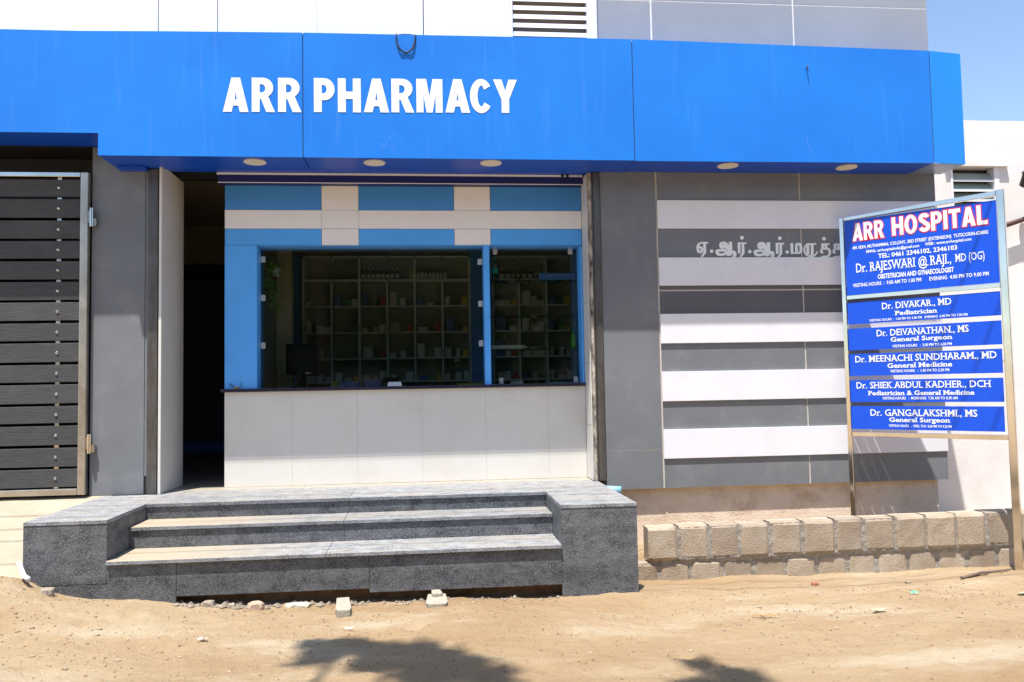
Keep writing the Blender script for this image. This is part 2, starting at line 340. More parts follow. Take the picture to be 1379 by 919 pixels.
def text_on(name, text, origin, direction, s0, s1, z, cap, material, parent, bold=0.0, serif=False, grow=0.0, space=1.0, lift=0.002, res=3, shear=0.0):
    """origin: point on the board's face; direction: unit vector along the board; s0..s1 span, z baseline"""
    vs, fs = glyphs(text, bold, space, res)
    if serif: vs, fs = serifs(vs, fs, (-bold, 0.69+bold) if bold else (0, 0.69))
    x0 = min(p[0] for p in vs); x1 = max(p[0] for p in vs); kx = (s1-s0)/(x1-x0); kz = cap/0.69
    d = Vector(direction); nrm = Vector((d.y, -d.x, 0)); o = Vector(origin)
    P = [o+d*(s0+(x-x0)*kx)+Vector((0, 0, z+y*kz))+nrm*lift for x, y in vs]
    groups = []; end = None
    for f in sorted(fs, key=lambda f: min(vs[i][0] for i in f)):
        lo = min(vs[i][0] for i in f); hi = max(vs[i][0] for i in f)
        if end is None or lo-end > 0.42: groups.append([]); end = hi
        groups[-1].append(f); end = max(end, hi)
    for gr_ in groups:
        ids = sorted({i for f in gr_ for i in f}); mp_ = {i: k for k, i in enumerate(ids)}; mb = MB()
        mb.add([P[i] for i in ids], [tuple(mp_[i] for i in f) for f in gr_]); r_ = obj(name, mb, material, parent)
    return r_

# heavy condensed capitals drawn as outlines: unit height, counters cut out
def arc(cx, cy, rx, ry, a0, a1, n=14):
    return [(cx+rx*math.cos(math.radians(a0+(a1-a0)*i/n)), cy+ry*math.sin(math.radians(a0+(a1-a0)*i/n))) for i in range(n+1)]
def s_outline():
    c = arc(0.315, 0.745, 0.205, 0.155, 15, 270, 16)[:-1]+arc(0.325, 0.30-0.02, 0.225, 0.185, 90, -165, 18)
    c = arc(0.32, 0.735, 0.195, 0.160, 10, 250, 14)+arc(0.33, 0.275, 0.215, 0.175, 75, -165, 16)
    L_, R_ = [], []
    for i, (x, y) in enumerate(c):
        a = c[max(0, i-1)]; b = c[min(len(c)-1, i+1)]; d = Vector((b[0]-a[0], b[1]-a[1])).normalized(); t = 0.105
        L_.append((x-d.y*t*1.05, y+d.x*t)); R_.append((x+d.y*t*1.05, y-d.x*t))
    return L_+R_[::-1]
HEAVY = {
 'A': (0.71, [[(0, 0), (.225, 0), (.27, .185), (.44, .185), (.485, 0), (.71, 0), (.47, 1), (.24, 1)], [(.308, .345), (.402, .345), (.355, .70)]]),
 'H': (0.66, [[(0, 0), (.21, 0), (.21, .40), (.45, .40), (.45, 0), (.66, 0), (.66, 1), (.45, 1), (.45, .60), (.21, .60), (.21, 1), (0, 1)]]),
 'P': (0.60, [[(0, 0), (.21, 0), (.21, .36), (.30, .36)]+arc(.30, .68, .30, .32, -90, 90)+[(0, 1)], [(.21, .54)]+arc(.27, .68, .115, .14, -90, 90)+[(.21, .82)]]),
 'R': (0.66, [[(0, 0), (.21, 0), (.21, .39), (.27, .39), (.43, 0), (.66, 0), (.47, .44)]+arc(.32, .715, .295, .285, -58, 90)+[(0, 1)], [(.21, .56)]+arc(.28, .695, .125, .135, -90, 90)+[(.21, .83)]]),
 'M': (0.78, [[(0, 0), (.19, 0), (.19, .66), (.31, 0), (.47, 0), (.59, .66), (.59, 0), (.78, 0), (.78, 1), (.50, 1), (.39, .40), (.28, 1), (0, 1)]]),
 'C': (0.67, [arc(.34, .5, .34, .515, 38, 322, 26)+arc(.34, .5, .13, .335, 320, 40, 22)]),
 'Y': (0.71, [[(.25, 0), (.46, 0), (.46, .40), (.71, 1), (.475, 1), (.355, .62), (.235, 1), (0, 1), (.25, .40)]]),
 'O': (0.72, [arc(.36, .5, .36, .515, 0, 348, 28), arc(.36, .5, .145, .335, 0, 346, 22)]),
 'S': (0.63, [s_outline()]),
 'I': (0.21, [[(0, 0), (.21, 0), (.21, 1), (0, 1)]]),
 'T': (0.62, [[(.205, 0), (.415, 0), (.415, .80), (.62, .80), (.62, 1), (0, 1), (0, .80), (.205, .80)]]),
 'L': (0.54, [[(0, 0), (.54, 0), (.54, .20), (.21, .20), (.21, 1), (0, 1)]])}
def heavy(ch_, grow=0.0):
    w, loops = HEAVY[ch_]
    c = bpy.data.curves.new('letter', 'CURVE'); c.dimensions = '2D'; c.fill_mode = 'FRONT'; c.offset = grow
    for lp_ in loops:
        sp_ = c.splines.new('POLY'); sp_.points.add(len(lp_)-1); sp_.use_cyclic_u = True
        for p_, q_ in zip(sp_.points, lp_): p_.co = (q_[0], q_[1], 0, 1)
    o = bpy.data.objects.new('letter', c); COL.objects.link(o); bpy.context.view_layer.update()
    me = bpy.data.meshes.new_from_object(o.evaluated_get(bpy.context.evaluated_depsgraph_get()))
    vs = [(v.co.x, v.co.y) for v in me.vertices]; fs = [tuple(p.vertices) for p in me.polygons]
    bpy.data.objects.remove(o); bpy.data.curves.remove(c); bpy.data.meshes.remove(me)
    return w, vs, fs

# ================================================================== SETTING
def hnoise(x, y, s, seed=0.0):
    from mathutils import noise as nz
    return nz.noise(Vector((x*s+seed, y*s-seed*0.7, seed)))
def ss(a, b, x):
    t = max(0.0, min(1.0, (x-a)/(b-a))); return t*t*(3-2*t)
_q = random.Random(31)
DENTS = [(_q.uniform(-4.0, 6.2), _q.uniform(-3.9, -1.65), _q.uniform(0.05, 0.11), -_q.uniform(0.008, 0.022)) for _ in range(70)]
def gz(x, y):
    h = -0.70
    h += 0.06*ss(-1.4, -0.2, x)*0 + 0.035*(1-ss(0.0, 1.4, x))            # a little higher in front of the steps
    h += -0.03*ss(-3.0, -6.0, y)
    if y > -1.6: h -= 0.045*ss(-1.5, -1.0, y)*ss(1.5, 1.8, x)
    h += 0.30*math.exp(-(((x+3.05)/0.42)**2+((y+1.60)/0.42)**2))          # sand heap by the left corner
    h += 0.10*math.exp(-(((x+2.3)/0.7)**2+((y+1.7)/0.45)**2))
    h += 0.06*math.exp(-(((x-1.55)/0.4)**2+((y+1.45)/0.3)**2))*0.6
    if y > -0.88:                                                        # earth fill behind the low block wall
        t = ss(-0.80, -0.70, y)*ss(1.60, 1.95, x) if x < 2.2 else ss(-0.80, -0.72, y)
        h = h*(1-t)+(-0.60+0.01*hnoise(x, y, 5, 2.0))*t
    a = 1.0
    h += 0.030*hnoise(x, y, 0.9, 3.1)*a+0.020*hnoise(x, y, 2.3, 7.7)+0.010*hnoise(x, y, 6, 1.3)+0.006*hnoise(x, y, 15, 4.1)+0.004*hnoise(x, y, 31, 6.1)
    if -4.0 < y < -1.3 and -4.2 < x < 6.5:
        for dx_, dy_, dr_, dh_ in DENTS:
            q_ = ((x-dx_)**2+((y-dy_)*1.3)**2)/(dr_*dr_)
            if q_ < 6: h += dh_*(math.exp(-q_)-0.55*math.exp(-((math.sqrt(q_)-1.35)**2)*5))
    if -3.4 < y < -1.4:
        h += 0.012*max(0, hnoise(x, y, 9, 9.0))
    return h
def build_ground():
    def axis(lo, hi, step, far):
        a = [lo+i*step for i in range(int((hi-lo)/step)+1)]; d = step; p = a[-1]; q = a[0]; r = []; l = []
        while p < far: d *= 1.5; p += d; r.append(p)
        d = step
        while q > -far: d *= 1.5; q -= d; l.append(q)
        return l[::-1]+a+r
    xs = axis(-4.4, 6.6, 0.035, 900); ys = axis(-5.2, 0.3, 0.03, 900)
    mb = MB(); n = len(xs)
    for y in ys:
        for x in xs:
            near = -6 < x < 8 and -8 < y < 1
            z = gz(x, y) if near else -0.72
            mb.v.append((x, y, z))
    for j in range(len(ys)-1):
        for i in range(n-1):
            k = j*n+i; mb.f.append((k, k+1, k+n+1, k+n))
    o = obj('ground', mb, m_sand, smooth=True); o['kind'] = 'structure'
    # keep the sheet's own heights (obj() drops the origin to the lowest vertex)
    return o
ground = build_ground()

# pale cement ramp running up to the gate
def ramp_z(y): return -0.004+0.285*(y+0.02) if y < -0.02 else -0.004
mb = MB(); nx, ny = 40, 40
for j in range(ny+1):
    y = -2.15+j*(2.15+1.6)/ny
    for i in range(nx+1):
        x = -8.0+i*(8.0-2.86)/nx; mb.v.append((x, y, ramp_z(y)+0.004*hnoise(x, y, 4, 5.5)))
for j in range(ny):
    for i in range(nx): k = j*(nx+1)+i; mb.f.append((k, k+1, k+nx+2, k+nx+1))
ramp = obj('driveway', mb, m_ramp, smooth=True); ramp['kind'] = 'structure'

# ================================================================== PHARMACY BUILDING
B = empty('pharmacy_building', (1.0, 0, -0.3), 'grey and white tiled pharmacy building with a wide blue fascia over its shop front', 'building')
XL, XR = -7.0, 5.091; TOP = 6.8; BK = 6.5
ZFB, YF = 2.965, -0.43
# structural walls
def wall(x0, x1, y0, y1, z0, z1, mt, **k): return box('wall', x0, x1, y0, y1, z0, z1, mt, B, **k)
wall(XL, 0.80, 0.035, 0.30, 3.20, TOP, m_darkjoint)                # behind the white upper panels
wall(1.60, XR-0.004, 0.003, 0.30, 3.20, TOP, mat('white_grout', (0.8, 0.79, 0.77), rough=0.9))
wall(0.80, 1.60, 0.20, 0.30, 3.20, TOP, m_dark)
wall(XL, XR-0.01, 0.30, BK, TOP-0.25, TOP-0.02, m_white)            # roof slab
wall(XL, XL+0.2, 0.30, BK, -0.6, TOP-0.25, m_white)
wall(XR-0.25, XR-0.005, 0.32, BK, -0.7, TOP-0.25, m_wplaster)
wall(XL+0.2, XR-0.25, BK-0.2, BK, -0.6, TOP-0.25, m_white)
wall(2.199, XR-0.006, 0.0065, 0.32, -0.0895, 3.095, m_grout)            # behind the stripes
wall(1.50+0.06, XR-0.07, 0.072, 0.32, -0.85, -0.091, m_plaster)     # sandy plinth
wall(1.650, 2.198, 0.0045, 0.32, -0.0885, 3.095, m_grout)              # right pier
wall(-3.02, -2.48, 0.030, 0.30, -0.02, 3.118, m_dark)               # left pier
wall(XL, 1.585, 0.45, 0.60, 3.0, 3.118, m_dark)
# left pier facing tiles
box('tile', -3.051, -2.585, 0.0, 0.029, -0.001, 3.16, m_grey, B, bevel=0.002)
box('tile', -2.582, -2.560, 0.004, 0.029, 0.16, 3.0, m_grey, B)
box('tile', -2.582, -2.560, 0.010, 0.029, -0.001, 0.158, m_dark, B)
box('pier_return', -3.053, -3.021, 0.031, 0.45, -0.001, 3.15, m_grey, B)
# left shutter channel, hollow
ch = MB(); ch.box(-2.559, -2.470, -0.012, 0.020, -0.001, 2.96); ch.box(-2.559, -2.535, 0.021, 0.09, -0.001, 2.96); ch.box(-2.470, -2.452, 0.03, 0.12, -0.001, 2.96)
obj('shutter_channel', ch, m_channel, B, bevel=0.002)
# reveal of the doorway
box('reveal_panel', -2.449, -2.425, -0.045, 0.62, 0.001, 2.99, m_cream, B, bevel=0.002)
wall(-2.60, -2.452, 0.30, 0.615, 0, 2.99, m_darkwall)
# right pier: column tiles and channel
box('tile', 1.652, 2.197, 0.0, 0.0044, 0.288, 3.10, m_grey, B)
box('tile', 1.652, 2.197, 0.0, 0.0044, -0.090, 0.274, m_grey, B)
ch = MB(); ch.box(1.578, 1.642, -0.015, 0.029, -0.001, 2.96); ch.box(1.560, 1.577, 0.0, 0.10, -0.001, 2.96)
obj('shutter_channel', ch, m_channel, B, bevel=0.002)
m_chip = mat('chipped_render_edge', (0.50, 0.45, 0.38), (0.05, 0.035, 0.025), rough=0.95, scale=16, stretch=(1, 1, 0.5), detail=8, bump=0.8, bscale=40)
box('render_edge', 1.533, 1.559, -0.006, 0.05, -0.001, 2.96, m_chip, B)
for (z0, z1) in ((0.002, 0.52), (0.524, 1.12), (1.124, 1.72), (1.724, 2.32), (2.324, 2.96)):
    box('tile', 1.524, 1.545, 0.051, 0.327, z0, z1, m_cream, B)
wall(1.546, 1.58, 0.10, 0.327, 0, 2.96, m_cream)
# striped wall: grey tiles with pale joints, proud white boards
rows = [2.691, 2.414, 2.129, 1.855, 1.773, 1.580, 1.295, 1.022, 0.738, 0.467, 0.190, -0.090]
XA, XB = 2.214, 3.664
def strip(z0, z1, mt=None):
    mt = mt or m_grey
    box('tile', XA, XB-0.007, 0.002, 0.0064, z0, z1, mt, B)
    box('tile', XB+0.007, XR, 0.002, 0.0064, z0, z1, mt, B)
def whiteb(z0, z1): box('white_board', XA-0.004, XR+0.001, -0.016, 0.001, z0, z1, m_whiteb, B, bevel=0.0015)
strip(2.70, 3.10); whiteb(rows[1], rows[0]); strip(rows[2]-0.003, rows[1]+0.003); whiteb(rows[3], rows[2])
strip(1.816, rows[3]+0.003, m_purple); strip(rows[5]-0.003, 1.802, m_purple); whiteb(rows[6], rows[5])
strip(rows[7]-0.003, rows[6]+0.003); whiteb(rows[8], rows[7]); strip(rows[9]-0.003, rows[8]+0.003); whiteb(rows[10], rows[9]); strip(rows[11], rows[10]+0.003)
# Tamil name on the grey strip
def tamil():
    seq = [('ஏ', 938, 954), ('.', 956, 960), ('ஆ', 963, 991), ('ர', 993, 1005), ('.', 1007, 1011), ('ஆ', 1014, 1042), ('ர', 1044, 1055.5), ('.', 1057.5, 1061), ('ம', 1064, 1080), ('ர', 1085.5, 1099), ('த', 1104, 1119), ('த', 1121, 1136)]
    gx = lambda u: 2.593+(u-938)*(4.11-2.593)/(1138-938)
    base = lambda x: 2.176-(x-2.593)*0.012
    for ch_, u0, u1 in seq:
        x0, x1 = gx(u0), gx(u1)
        if ch_ == '.':
            mb = MB(); cx = (x0+x1)/2; mb.prism([(cx+0.017*math.cos(t*math.pi/8), base(cx)+0.018+0.017*math.sin(t*math.pi/8)) for t in range(16)], -0.001, 0.001)
            obj('letter', mb, m_letter, B); continue
        vs, fs = glyphs(ch_, bold=0.02 if ch_ == 'ஆ' else 0.0)
        a = min(p[0] for p in vs); b = max(p[0] for p in vs)
        zz = 0.108/0.56; mb = MB()
        tw = (x1-x0)-0.015
        for q_ in range(4):
            for fi, f in enumerate(fs):
                mb.add([(x0+q_*0.005+(vs[i][0]-a)/(b-a)*tw, 0.0008-0.0006*q_-0.000013*(fi % 41), base(x0)+vs[i][1]*zz+(0.001 if q_ % 2 else -0.001)) for i in f], [tuple(range(len(f)))])
        obj('letter', mb, m_letter, B)
    for u in (999, 1050, 1110):                                       # the dots that sit over the letters
        cx = gx(u); mb = MB(); mb.prism([(cx+0.019*math.cos(t*math.pi/8), base(cx)+0.155+0.019*math.sin(t*math.pi/8)) for t in range(16)], -0.001, 0.001)
        obj('letter', mb, m_letter, B)
    # loop that turns the ra into ru: from its foot round the left and under
    x0 = gx(1082); pts = []
    for i in range(17):
        t = math.radians(100+ i*(250/16)); cx = gx(1091.5); pts.append((cx+0.068*math.cos(t), base(cx)+0.042+0.066*math.sin(t)))
    mb = MB(); w = 0.007
    for i in range(16):
        (xa, za), (xb, zb) = pts[i], pts[i+1]; d = Vector((xb-xa, zb-za)).normalized(); n = Vector((-d.y, d.x))*w*(0.7+0.9*math.sin(i/16*math.pi))
        mb.add([(xa-n.x, -0.0004, za-n.y), (xb-n.x, -0.0004, zb-n.y), (xb+n.x, -0.0004, zb+n.y), (xa+n.x, -0.0004, za+n.y)], [(0, 1, 2, 3)])
    obj('letter', mb, m_letter, B)
tamil()

# upper wall: white panels, louvre, grey tiles
for x0, x1 in ((XL, -4.2), (-4.19, -2.486), (-2.477, -1.951), (-1.942, -1.035), (-1.0325, -0.036), (-0.027, 0.800)):
    box('wall_panel', x0, x1, 0.0, 0.034, 3.20, TOP, m_white, B)
for x0, x1 in ((1.665, XA-0.020), (XA-0.002, XB-0.007), (XB+0.007, XR)):
    for z0, z1 in ((3.20, 4.682), (4.698, 6.2), (6.215, TOP)):
        box('tile', x0, x1, 0.0, 0.0028, z0, z1, m_grey_up, B)
LV = empty('louvre_window', (1.2, 0, 3.9), None, None, parent=B)
for a in ((0.802, 0.828, -0.03, 0.20, 3.13, 5.60), (1.556, 1.655, -0.03, 0.20, 3.13, 5.60)): box('frame', *a, m_white, LV, bevel=0.003)
box('frame', 0.829, 1.555, -0.03, 0.20, 5.5, 5.6, m_white, LV)
sl_ = MB().prism([], 0, 0) if False else MB()
sl_.add([(0.83, -0.015, 0), (1.554, -0.015, 0), (1.554, -0.008, 0.046), (0.83, -0.008, 0.046), (0.83, 0.055, 0.030), (1.554, 0.055, 0.030), (1.554, 0.060, 0.076), (0.83, 0.060, 0.076)],
        [(0, 1, 2, 3), (3, 2, 6, 7), (7, 6, 5, 4), (4, 5, 1, 0), (0, 3, 7, 4), (1, 5, 6, 2)])
sl_.v = [(x, y, z+4.12) for x, y, z in sl_.v]
s0 = obj('slat', sl_, m_white, LV)
m_loub = mat('beige_shade_board', (0.55, 0.50, 0.42), rough=0.8)
box('backing', 0.831, 1.553, 0.10, 0.12, 3.14, 5.49, m_loub, LV)
for k in range(1, 16):
    again(s0, wloc(s0)+Vector((0, 0, 0.0865*k)))

# fascia
F = empty('fascia', (1.0, YF, ZFB), None, None, parent=B)
top = lambda x: 4.053+0.039*ss(-3.6, -1.1, x) if x < -1.1 else (4.092+0.013*(x+1.1)/3.0 if x < 1.89 else 4.105-0.041*(x-1.89)/2.92)
g = 0.004
def panel(poly, mt=m_blue): return obj('fascia_panel', MB().prism(poly, YF, YF+0.006), mt, F)
panel([(XL, 3.152), (-2.838, 3.160), (-2.838, 2.964), (-1.102-g, 2.964), (-1.102-g, top(-1.10)), (-2.3, top(-2.3)), (-3.0, top(-3.0)), (XL, top(-3.6))])
panel([(-1.102+g, 2.964), (1.891-g, 2.964), (1.891-g, top(1.89)), (-1.102+g, top(-1.10))])
panel([(1.891+g, 2.960), (4.811-g, 2.966), (4.811-g, top(4.81)), (1.891+g, top(1.89))])
e = MB(); e.add([(4.811+g, YF, 2.966), (5.164, YF+0.05, 2.972), (5.164, YF+0.05, 4.060), (4.811+g, YF, 4.064), (4.811+g, YF+0.006, 2.966), (5.164, YF+0.056, 2.972), (5.164, YF+0.056, 4.060), (4.811+g, YF+0.006, 4.064)],
                [(0, 1, 2, 3), (7, 6, 5, 4), (0, 4, 5, 1), (1, 5, 6, 2), (2, 6, 7, 3), (3, 7, 4, 0)])
obj('fascia_panel', e, m_blue_end, F)
box('cap_sheet', 4.803, 5.150, YF+0.065, -0.002, 4.02, 4.035, m_blue, F)
box('fascia_panel', 5.158, 5.164, YF+0.058, -0.002, 2.975, 4.058, m_blue_end, F)       # return at the right end
box('backing', XL, -2.842, YF+0.02, YF+0.03, 3.17, 4.0, m_darkjoint, F)
box('backing', -2.835, 4.80, YF+0.02, YF+0.03, 2.975, 4.0, m_darkjoint, F)
box('fascia_joint', 4.802, 4.820, YF+0.014, YF+0.02, 2.975, 4.06, m_darkjoint, F)
box('cap_sheet', XL, 4.80, YF+0.012, -0.002, 4.02, 4.04, m_blue, F)
for x_ in (-1.102, 1.891): box('fascia_joint', x_-0.012, x_+0.012, YF+0.0068, YF+0.0115, 2.975, 4.083, m_darkjoint, F)
# soffit sheets with dark seams between
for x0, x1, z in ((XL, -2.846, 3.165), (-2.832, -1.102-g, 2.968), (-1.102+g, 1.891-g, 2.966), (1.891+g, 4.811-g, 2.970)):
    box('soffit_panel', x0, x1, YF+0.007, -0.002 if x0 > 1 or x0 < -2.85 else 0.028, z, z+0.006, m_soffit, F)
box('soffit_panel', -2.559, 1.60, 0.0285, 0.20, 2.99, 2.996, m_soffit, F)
box('soffit_panel', XL, -3.055, 0.0, 0.45, 3.172, 3.178, m_dark, F)  # dark sheet painted for the shade in the recess above the gate
m_sofe = mat('soffit_end_reflection', (0.20, 0.26, 0.38), rough=0.35)  # pale tint stands in for the reflection on the end sheet's underside
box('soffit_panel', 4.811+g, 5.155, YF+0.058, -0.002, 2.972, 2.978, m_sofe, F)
box('soffit_return', -2.838, -2.833, YF+0.007, -0.001, 2.966, 3.163, m_blue, F)
box('soffit_box', -2.80, -2.56, -0.10, -0.002, 2.935, 2.964, m_soffit, F)
# letters ARR PHARMACY: one object per letter, boundaries measured along the name
def big_letters():
    spans = [('A', 301, 333), ('R', 338.5, 367.5), ('R', 373, 402.5), ('P', 420.5, 447), ('H', 452.5, 482), ('A', 487.5, 520), ('R', 524.5, 554), ('M', 558.5, 593), ('A', 598, 630.5), ('C', 632, 661.5), ('Y', 664.5, 696)]
    gx = lambda u: -1.786+(u-301)*(0.806+1.786)/(696-301)
    for ch_, u0, u1 in spans:
        w, vs, fs = heavy(ch_, 0.013)
        z0 = 3.366+0.031*(gx(u0)+1.786)/2.59; h = 0.300; x0, x1 = gx(u0), gx(u1)
        mb = MB(); mb.add([(x0+p[0]/w*(x1-x0), YF-0.003, z0+p[1]*h) for p in vs], fs)
        obj('letter', mb, m_letter, F)
big_letters()
# recessed round lights
m_dl = mat('downlight_diffuser', (0.72, 0.66, 0.56), rough=0.5)
first = None
for x, y in ((-1.552, -0.262), (-0.489, -0.272), (0.573, -0.300), (2.83, -0.28), (4.021, -0.263)):
    if first is None:
        mb = MB().cyl((x, y, 2.958), (x, y, 2.967), 0.098, 0.098, 28); first = obj('downlight', mb, m_dl, F); z0_ = wloc(first).z
    else: again(first, (x, y, z0_))

# shop front -------------------------------------------------
YS = 0.328
S = empty('shop_front', (0, YS, 0), None, None, parent=B)
def sp(name, x0, x1, z0, z1, mt, y0=YS, y1=YS+0.02, **k): return box(name, x0, x1, y0, y1, z0, z1, mt, S, **k)
j = 0.0025
S1, S2, S3, S4, S5, S6, S7, S8 = -1.959, -1.044, -0.686, 0.246, 0.606, 1.522, 0.530, -1.658
for (x0, x1, mt) in ((S1, S2, m_skyd), (S2, S3, m_trim), (S3, S4, m_skyd), (S4, S5, m_trim), (S5, S6, m_skyd)):
    sp('wall_panel', x0+j, x1-j, 2.658, 3.0, mt)
for (x0, x1) in ((S1, S2), (S2, S3), (S3, S6)): sp('wall_panel', x0+0.001, x1-0.001, 2.475, 2.655, m_trim)
for (x0, x1, mt) in ((S1, S2, m_sky), (S2, S3, m_trim), (S3, S4, m_sky), (S4, S5, m_trim), (S5, S6, m_sky)):
    sp('wall_panel', x0+j, x1-j, 2.315, 2.471, mt)
sp('wall_panel', S1+0.001, S8, 0.931, 2.311, m_sky)
sp('mullion', S7, S7+0.058, 0.931, 2.313, m_sky, YS-0.006, YS+0.26)
box('wall_panel', S1+0.001, S6, YS+0.021, YS+0.15, 2.318, 3.1, m_darkwall, S)
box('reveal_panel', S8-0.02, S8+0.001, YS+0.021, YS+0.30, 0.931, 2.311, m_sky, S)
box('reveal_panel', S8+0.002, S6-0.002, YS+0.021, YS+0.26, 2.300, 2.316, m_skyd, S)
box('reveal_panel', 1.500, S6-0.001, YS+0.002, YS+0.62, 0.931, 2.299, m_sky, S)
# side of the lobby next to the doorway
box('wall_panel', S1+0.001, S1+0.02, YS+0.151, 3.2, 0.0, 3.3, m_darkwall, S)
# counter: 0.6 m cream tiles
xs_ = [S1+0.001, -1.33, -0.71, -0.09, 0.53, 1.15, S6]
for i in range(6):
    sp('tile', xs_[i]+0.0006, xs_[i+1]-0.0006, 0.261, 0.899, m_cream, YS-0.004, YS+0.02)
    sp('tile', xs_[i]+0.0006, xs_[i+1]-0.0006, 0.001, 0.2593, m_cream, YS-0.004, YS+0.02)
box('wall_panel', S1+0.001, S6, YS+0.021, YS+0.14, 0.0, 0.898, m_cream, S)
sl2 = MB().box(S1-0.03, S6, YS-0.04, YS+0.70, 0.901, 0.930)
obj('counter_top', sl2, m_sill, S, bevel=0.004)
# folded bottom rail of the rolled up shutter
sh = MB().box(-1.995, 1.520, 0.20, YS-0.003, 2.893, 2.968); obj('shutter_rail', sh, m_navy, S, bevel=0.002)
box('shutter_trim', -2.00, 1.520, 0.190, 0.3, 2.969, 2.986, m_white, S)
box('shutter_trim', -1.990, 1.520, 0.195, 0.199, 2.889, 2.896, m_trim, S)
for x in (1.315, 1.365): box('shutter_lug', x-0.012, x+0.012, 0.17, 0.189, 2.962, 2.992, m_dark, S)
# glazing
for x0, x1, z0, z1 in ((S8+0.004, -0.56, 0.934, 2.296), (-0.557, S7-0.003, 0.934, 2.296), (S7+0.061, 1.498, 0.934, 2.296)):
    box('pane', x0, x1, 0.500, 0.506, z0, z1, m_glass, S)
m_clip = mat('frosted_clip', (0.55, 0.55, 0.52), rough=0.35, metal=0.3)
fc = None
for x, z in ((-1.633, 2.20), (-1.633, 1.82), (-1.633, 1.35), (0.505, 2.17), (0.505, 1.745), (0.505, 1.345), (0.66, 2.275), (1.43, 2.275), (0.70, 0.965), (1.46, 0.965)):
    if fc is None: fc = box('clip', x-0.022, x+0.022, 0.490, 0.4995, z-0.03, z+0.03, m_clip, S, bevel=0.002); fz = wloc(fc)
    else: again(fc, (x, fz.y, z-0.03))
for z in (1.985, 1.625, 1.285): box('glass_shelf', 0.592, 1.497, 0.512, 0.74, z-0.008, z, m_gshelf, S)
# interior shell of the dispensary
box('floor_slab', -2.60, 2.0, 0.33, 6.2, -0.02, -0.001, m_floor, B)
box('wall', -1.70, -1.662, YS+0.151, 2.2, 0.0, 2.6, m_shelfback, B)
box('wall', -1.70, -1.662, 2.201, 3.0, 0.0, 2.6, m_deepblue, B)
box('wall', 1.95, 2.0, 0.33, 3.2, 0.0, 2.9, m_deepblue, B)
box('wall', -1.938, 2.0, 3.201, 3.3, 0.0, 3.3, m_shelfback, B)
box('ceiling', -1.938, 2.0, YS+0.151, 3.2, 2.72, 2.75, m_darkwall, B)
box('pillar', 0.53, 0.81, 2.86, 3.19, 0.0, 2.719, m_deepblue, B)
box('pillar', -1.66, -1.50, 1.35, 1.50, 0.931, 2.6, m_darkwall, B)
# corridor seen through the open doorway
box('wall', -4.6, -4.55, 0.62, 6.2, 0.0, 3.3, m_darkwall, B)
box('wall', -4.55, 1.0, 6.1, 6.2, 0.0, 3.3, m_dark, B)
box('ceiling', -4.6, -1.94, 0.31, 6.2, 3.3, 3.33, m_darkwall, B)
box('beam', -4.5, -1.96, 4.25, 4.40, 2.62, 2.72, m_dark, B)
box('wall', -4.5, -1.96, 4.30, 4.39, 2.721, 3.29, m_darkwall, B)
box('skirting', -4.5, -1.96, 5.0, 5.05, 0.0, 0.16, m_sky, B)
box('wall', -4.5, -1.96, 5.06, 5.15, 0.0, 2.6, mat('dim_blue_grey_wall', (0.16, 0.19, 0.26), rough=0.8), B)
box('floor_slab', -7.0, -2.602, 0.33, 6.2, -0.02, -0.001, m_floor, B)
box('wall', XL+0.2, -3.02, 1.4, 1.45, 0.0, 3.3, m_dark, B)  # dark wall colour stands in for the unlit passage behind the gate
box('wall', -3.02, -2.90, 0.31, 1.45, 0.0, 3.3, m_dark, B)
# dark sheet standing in for the shaded open recess above the gate
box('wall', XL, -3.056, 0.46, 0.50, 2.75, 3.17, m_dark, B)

# shelving -----------------------------------------------------
SH = empty('medicine_shelving', (0.1, 3.0, 0), 'pale laminate medicine shelving divided into square bays at the back of the shop', 'shelving')
cols1 = [-1.62, -1.265, -0.912, -0.555, -0.20, 0.16, 0.515]; cols2 = [0.825, 1.165, 1.53, 1.88]
rowz = [0.72, 1.0, 1.30, 1.635, 1.975, 2.315, 2.62]
T = 0.012
for cols in (cols1, cols2):
    for i, x in enumerate(cols):
        zt = 2.315 if (i % 2 == 1) else 2.62
        box('divider', x-T, x+T, 2.94, 3.20, 0.30, zt-T, m_shelf, SH)
    for z in rowz:
        for i in range(len(cols)-1):
            th = T*1.6 if z == 2.315 else T
            box('shelf', cols[i]+T+0.0005, cols[i+1]-T-0.0005, 2.942, 3.198, z-th, z+th*0.5, m_shelf, SH)
tone = {'white': mat('white_carton', (0.62, 0.62, 0.60), rough=0.6), 'cream': mat('cream_carton', (0.55, 0.48, 0.36), rough=0.6), 'blue': mat('blue_carton', (0.08, 0.14, 0.4), rough=0.5),
        'red': mat('red_carton', (0.5, 0.03, 0.03), rough=0.5), 'yellow': mat('yellow_carton', (0.55, 0.42, 0.03), rough=0.5), 'brown': mat('brown_bottle_glass', (0.14, 0.06, 0.03), rough=0.25), 'green': mat('green_carton', (0.1, 0.3, 0.1), rough=0.5)}
rn = {1.0: 'lowest', 1.30: 'second lowest', 1.635: 'middle', 1.975: 'second highest', 2.315: 'highest'}
on = ['first', 'second', 'third', 'fourth', 'fifth', 'sixth']
def carton(x, z, w, h, d, col, row, bay, side, where):
    b = MB().box(x, x+w, 3.0, 3.0+d, z+T*0.5+0.001, z+T*0.5+0.001+h)
    o = obj('medicine_carton', b, tone[col])
    tag(o, '%s carton, %s of %s bay from %s, %s shelf' % (col, where, on[bay], side, rn[row]), 'carton', 'medicine cartons on the shelves')
    return o
rr = random.Random(11)
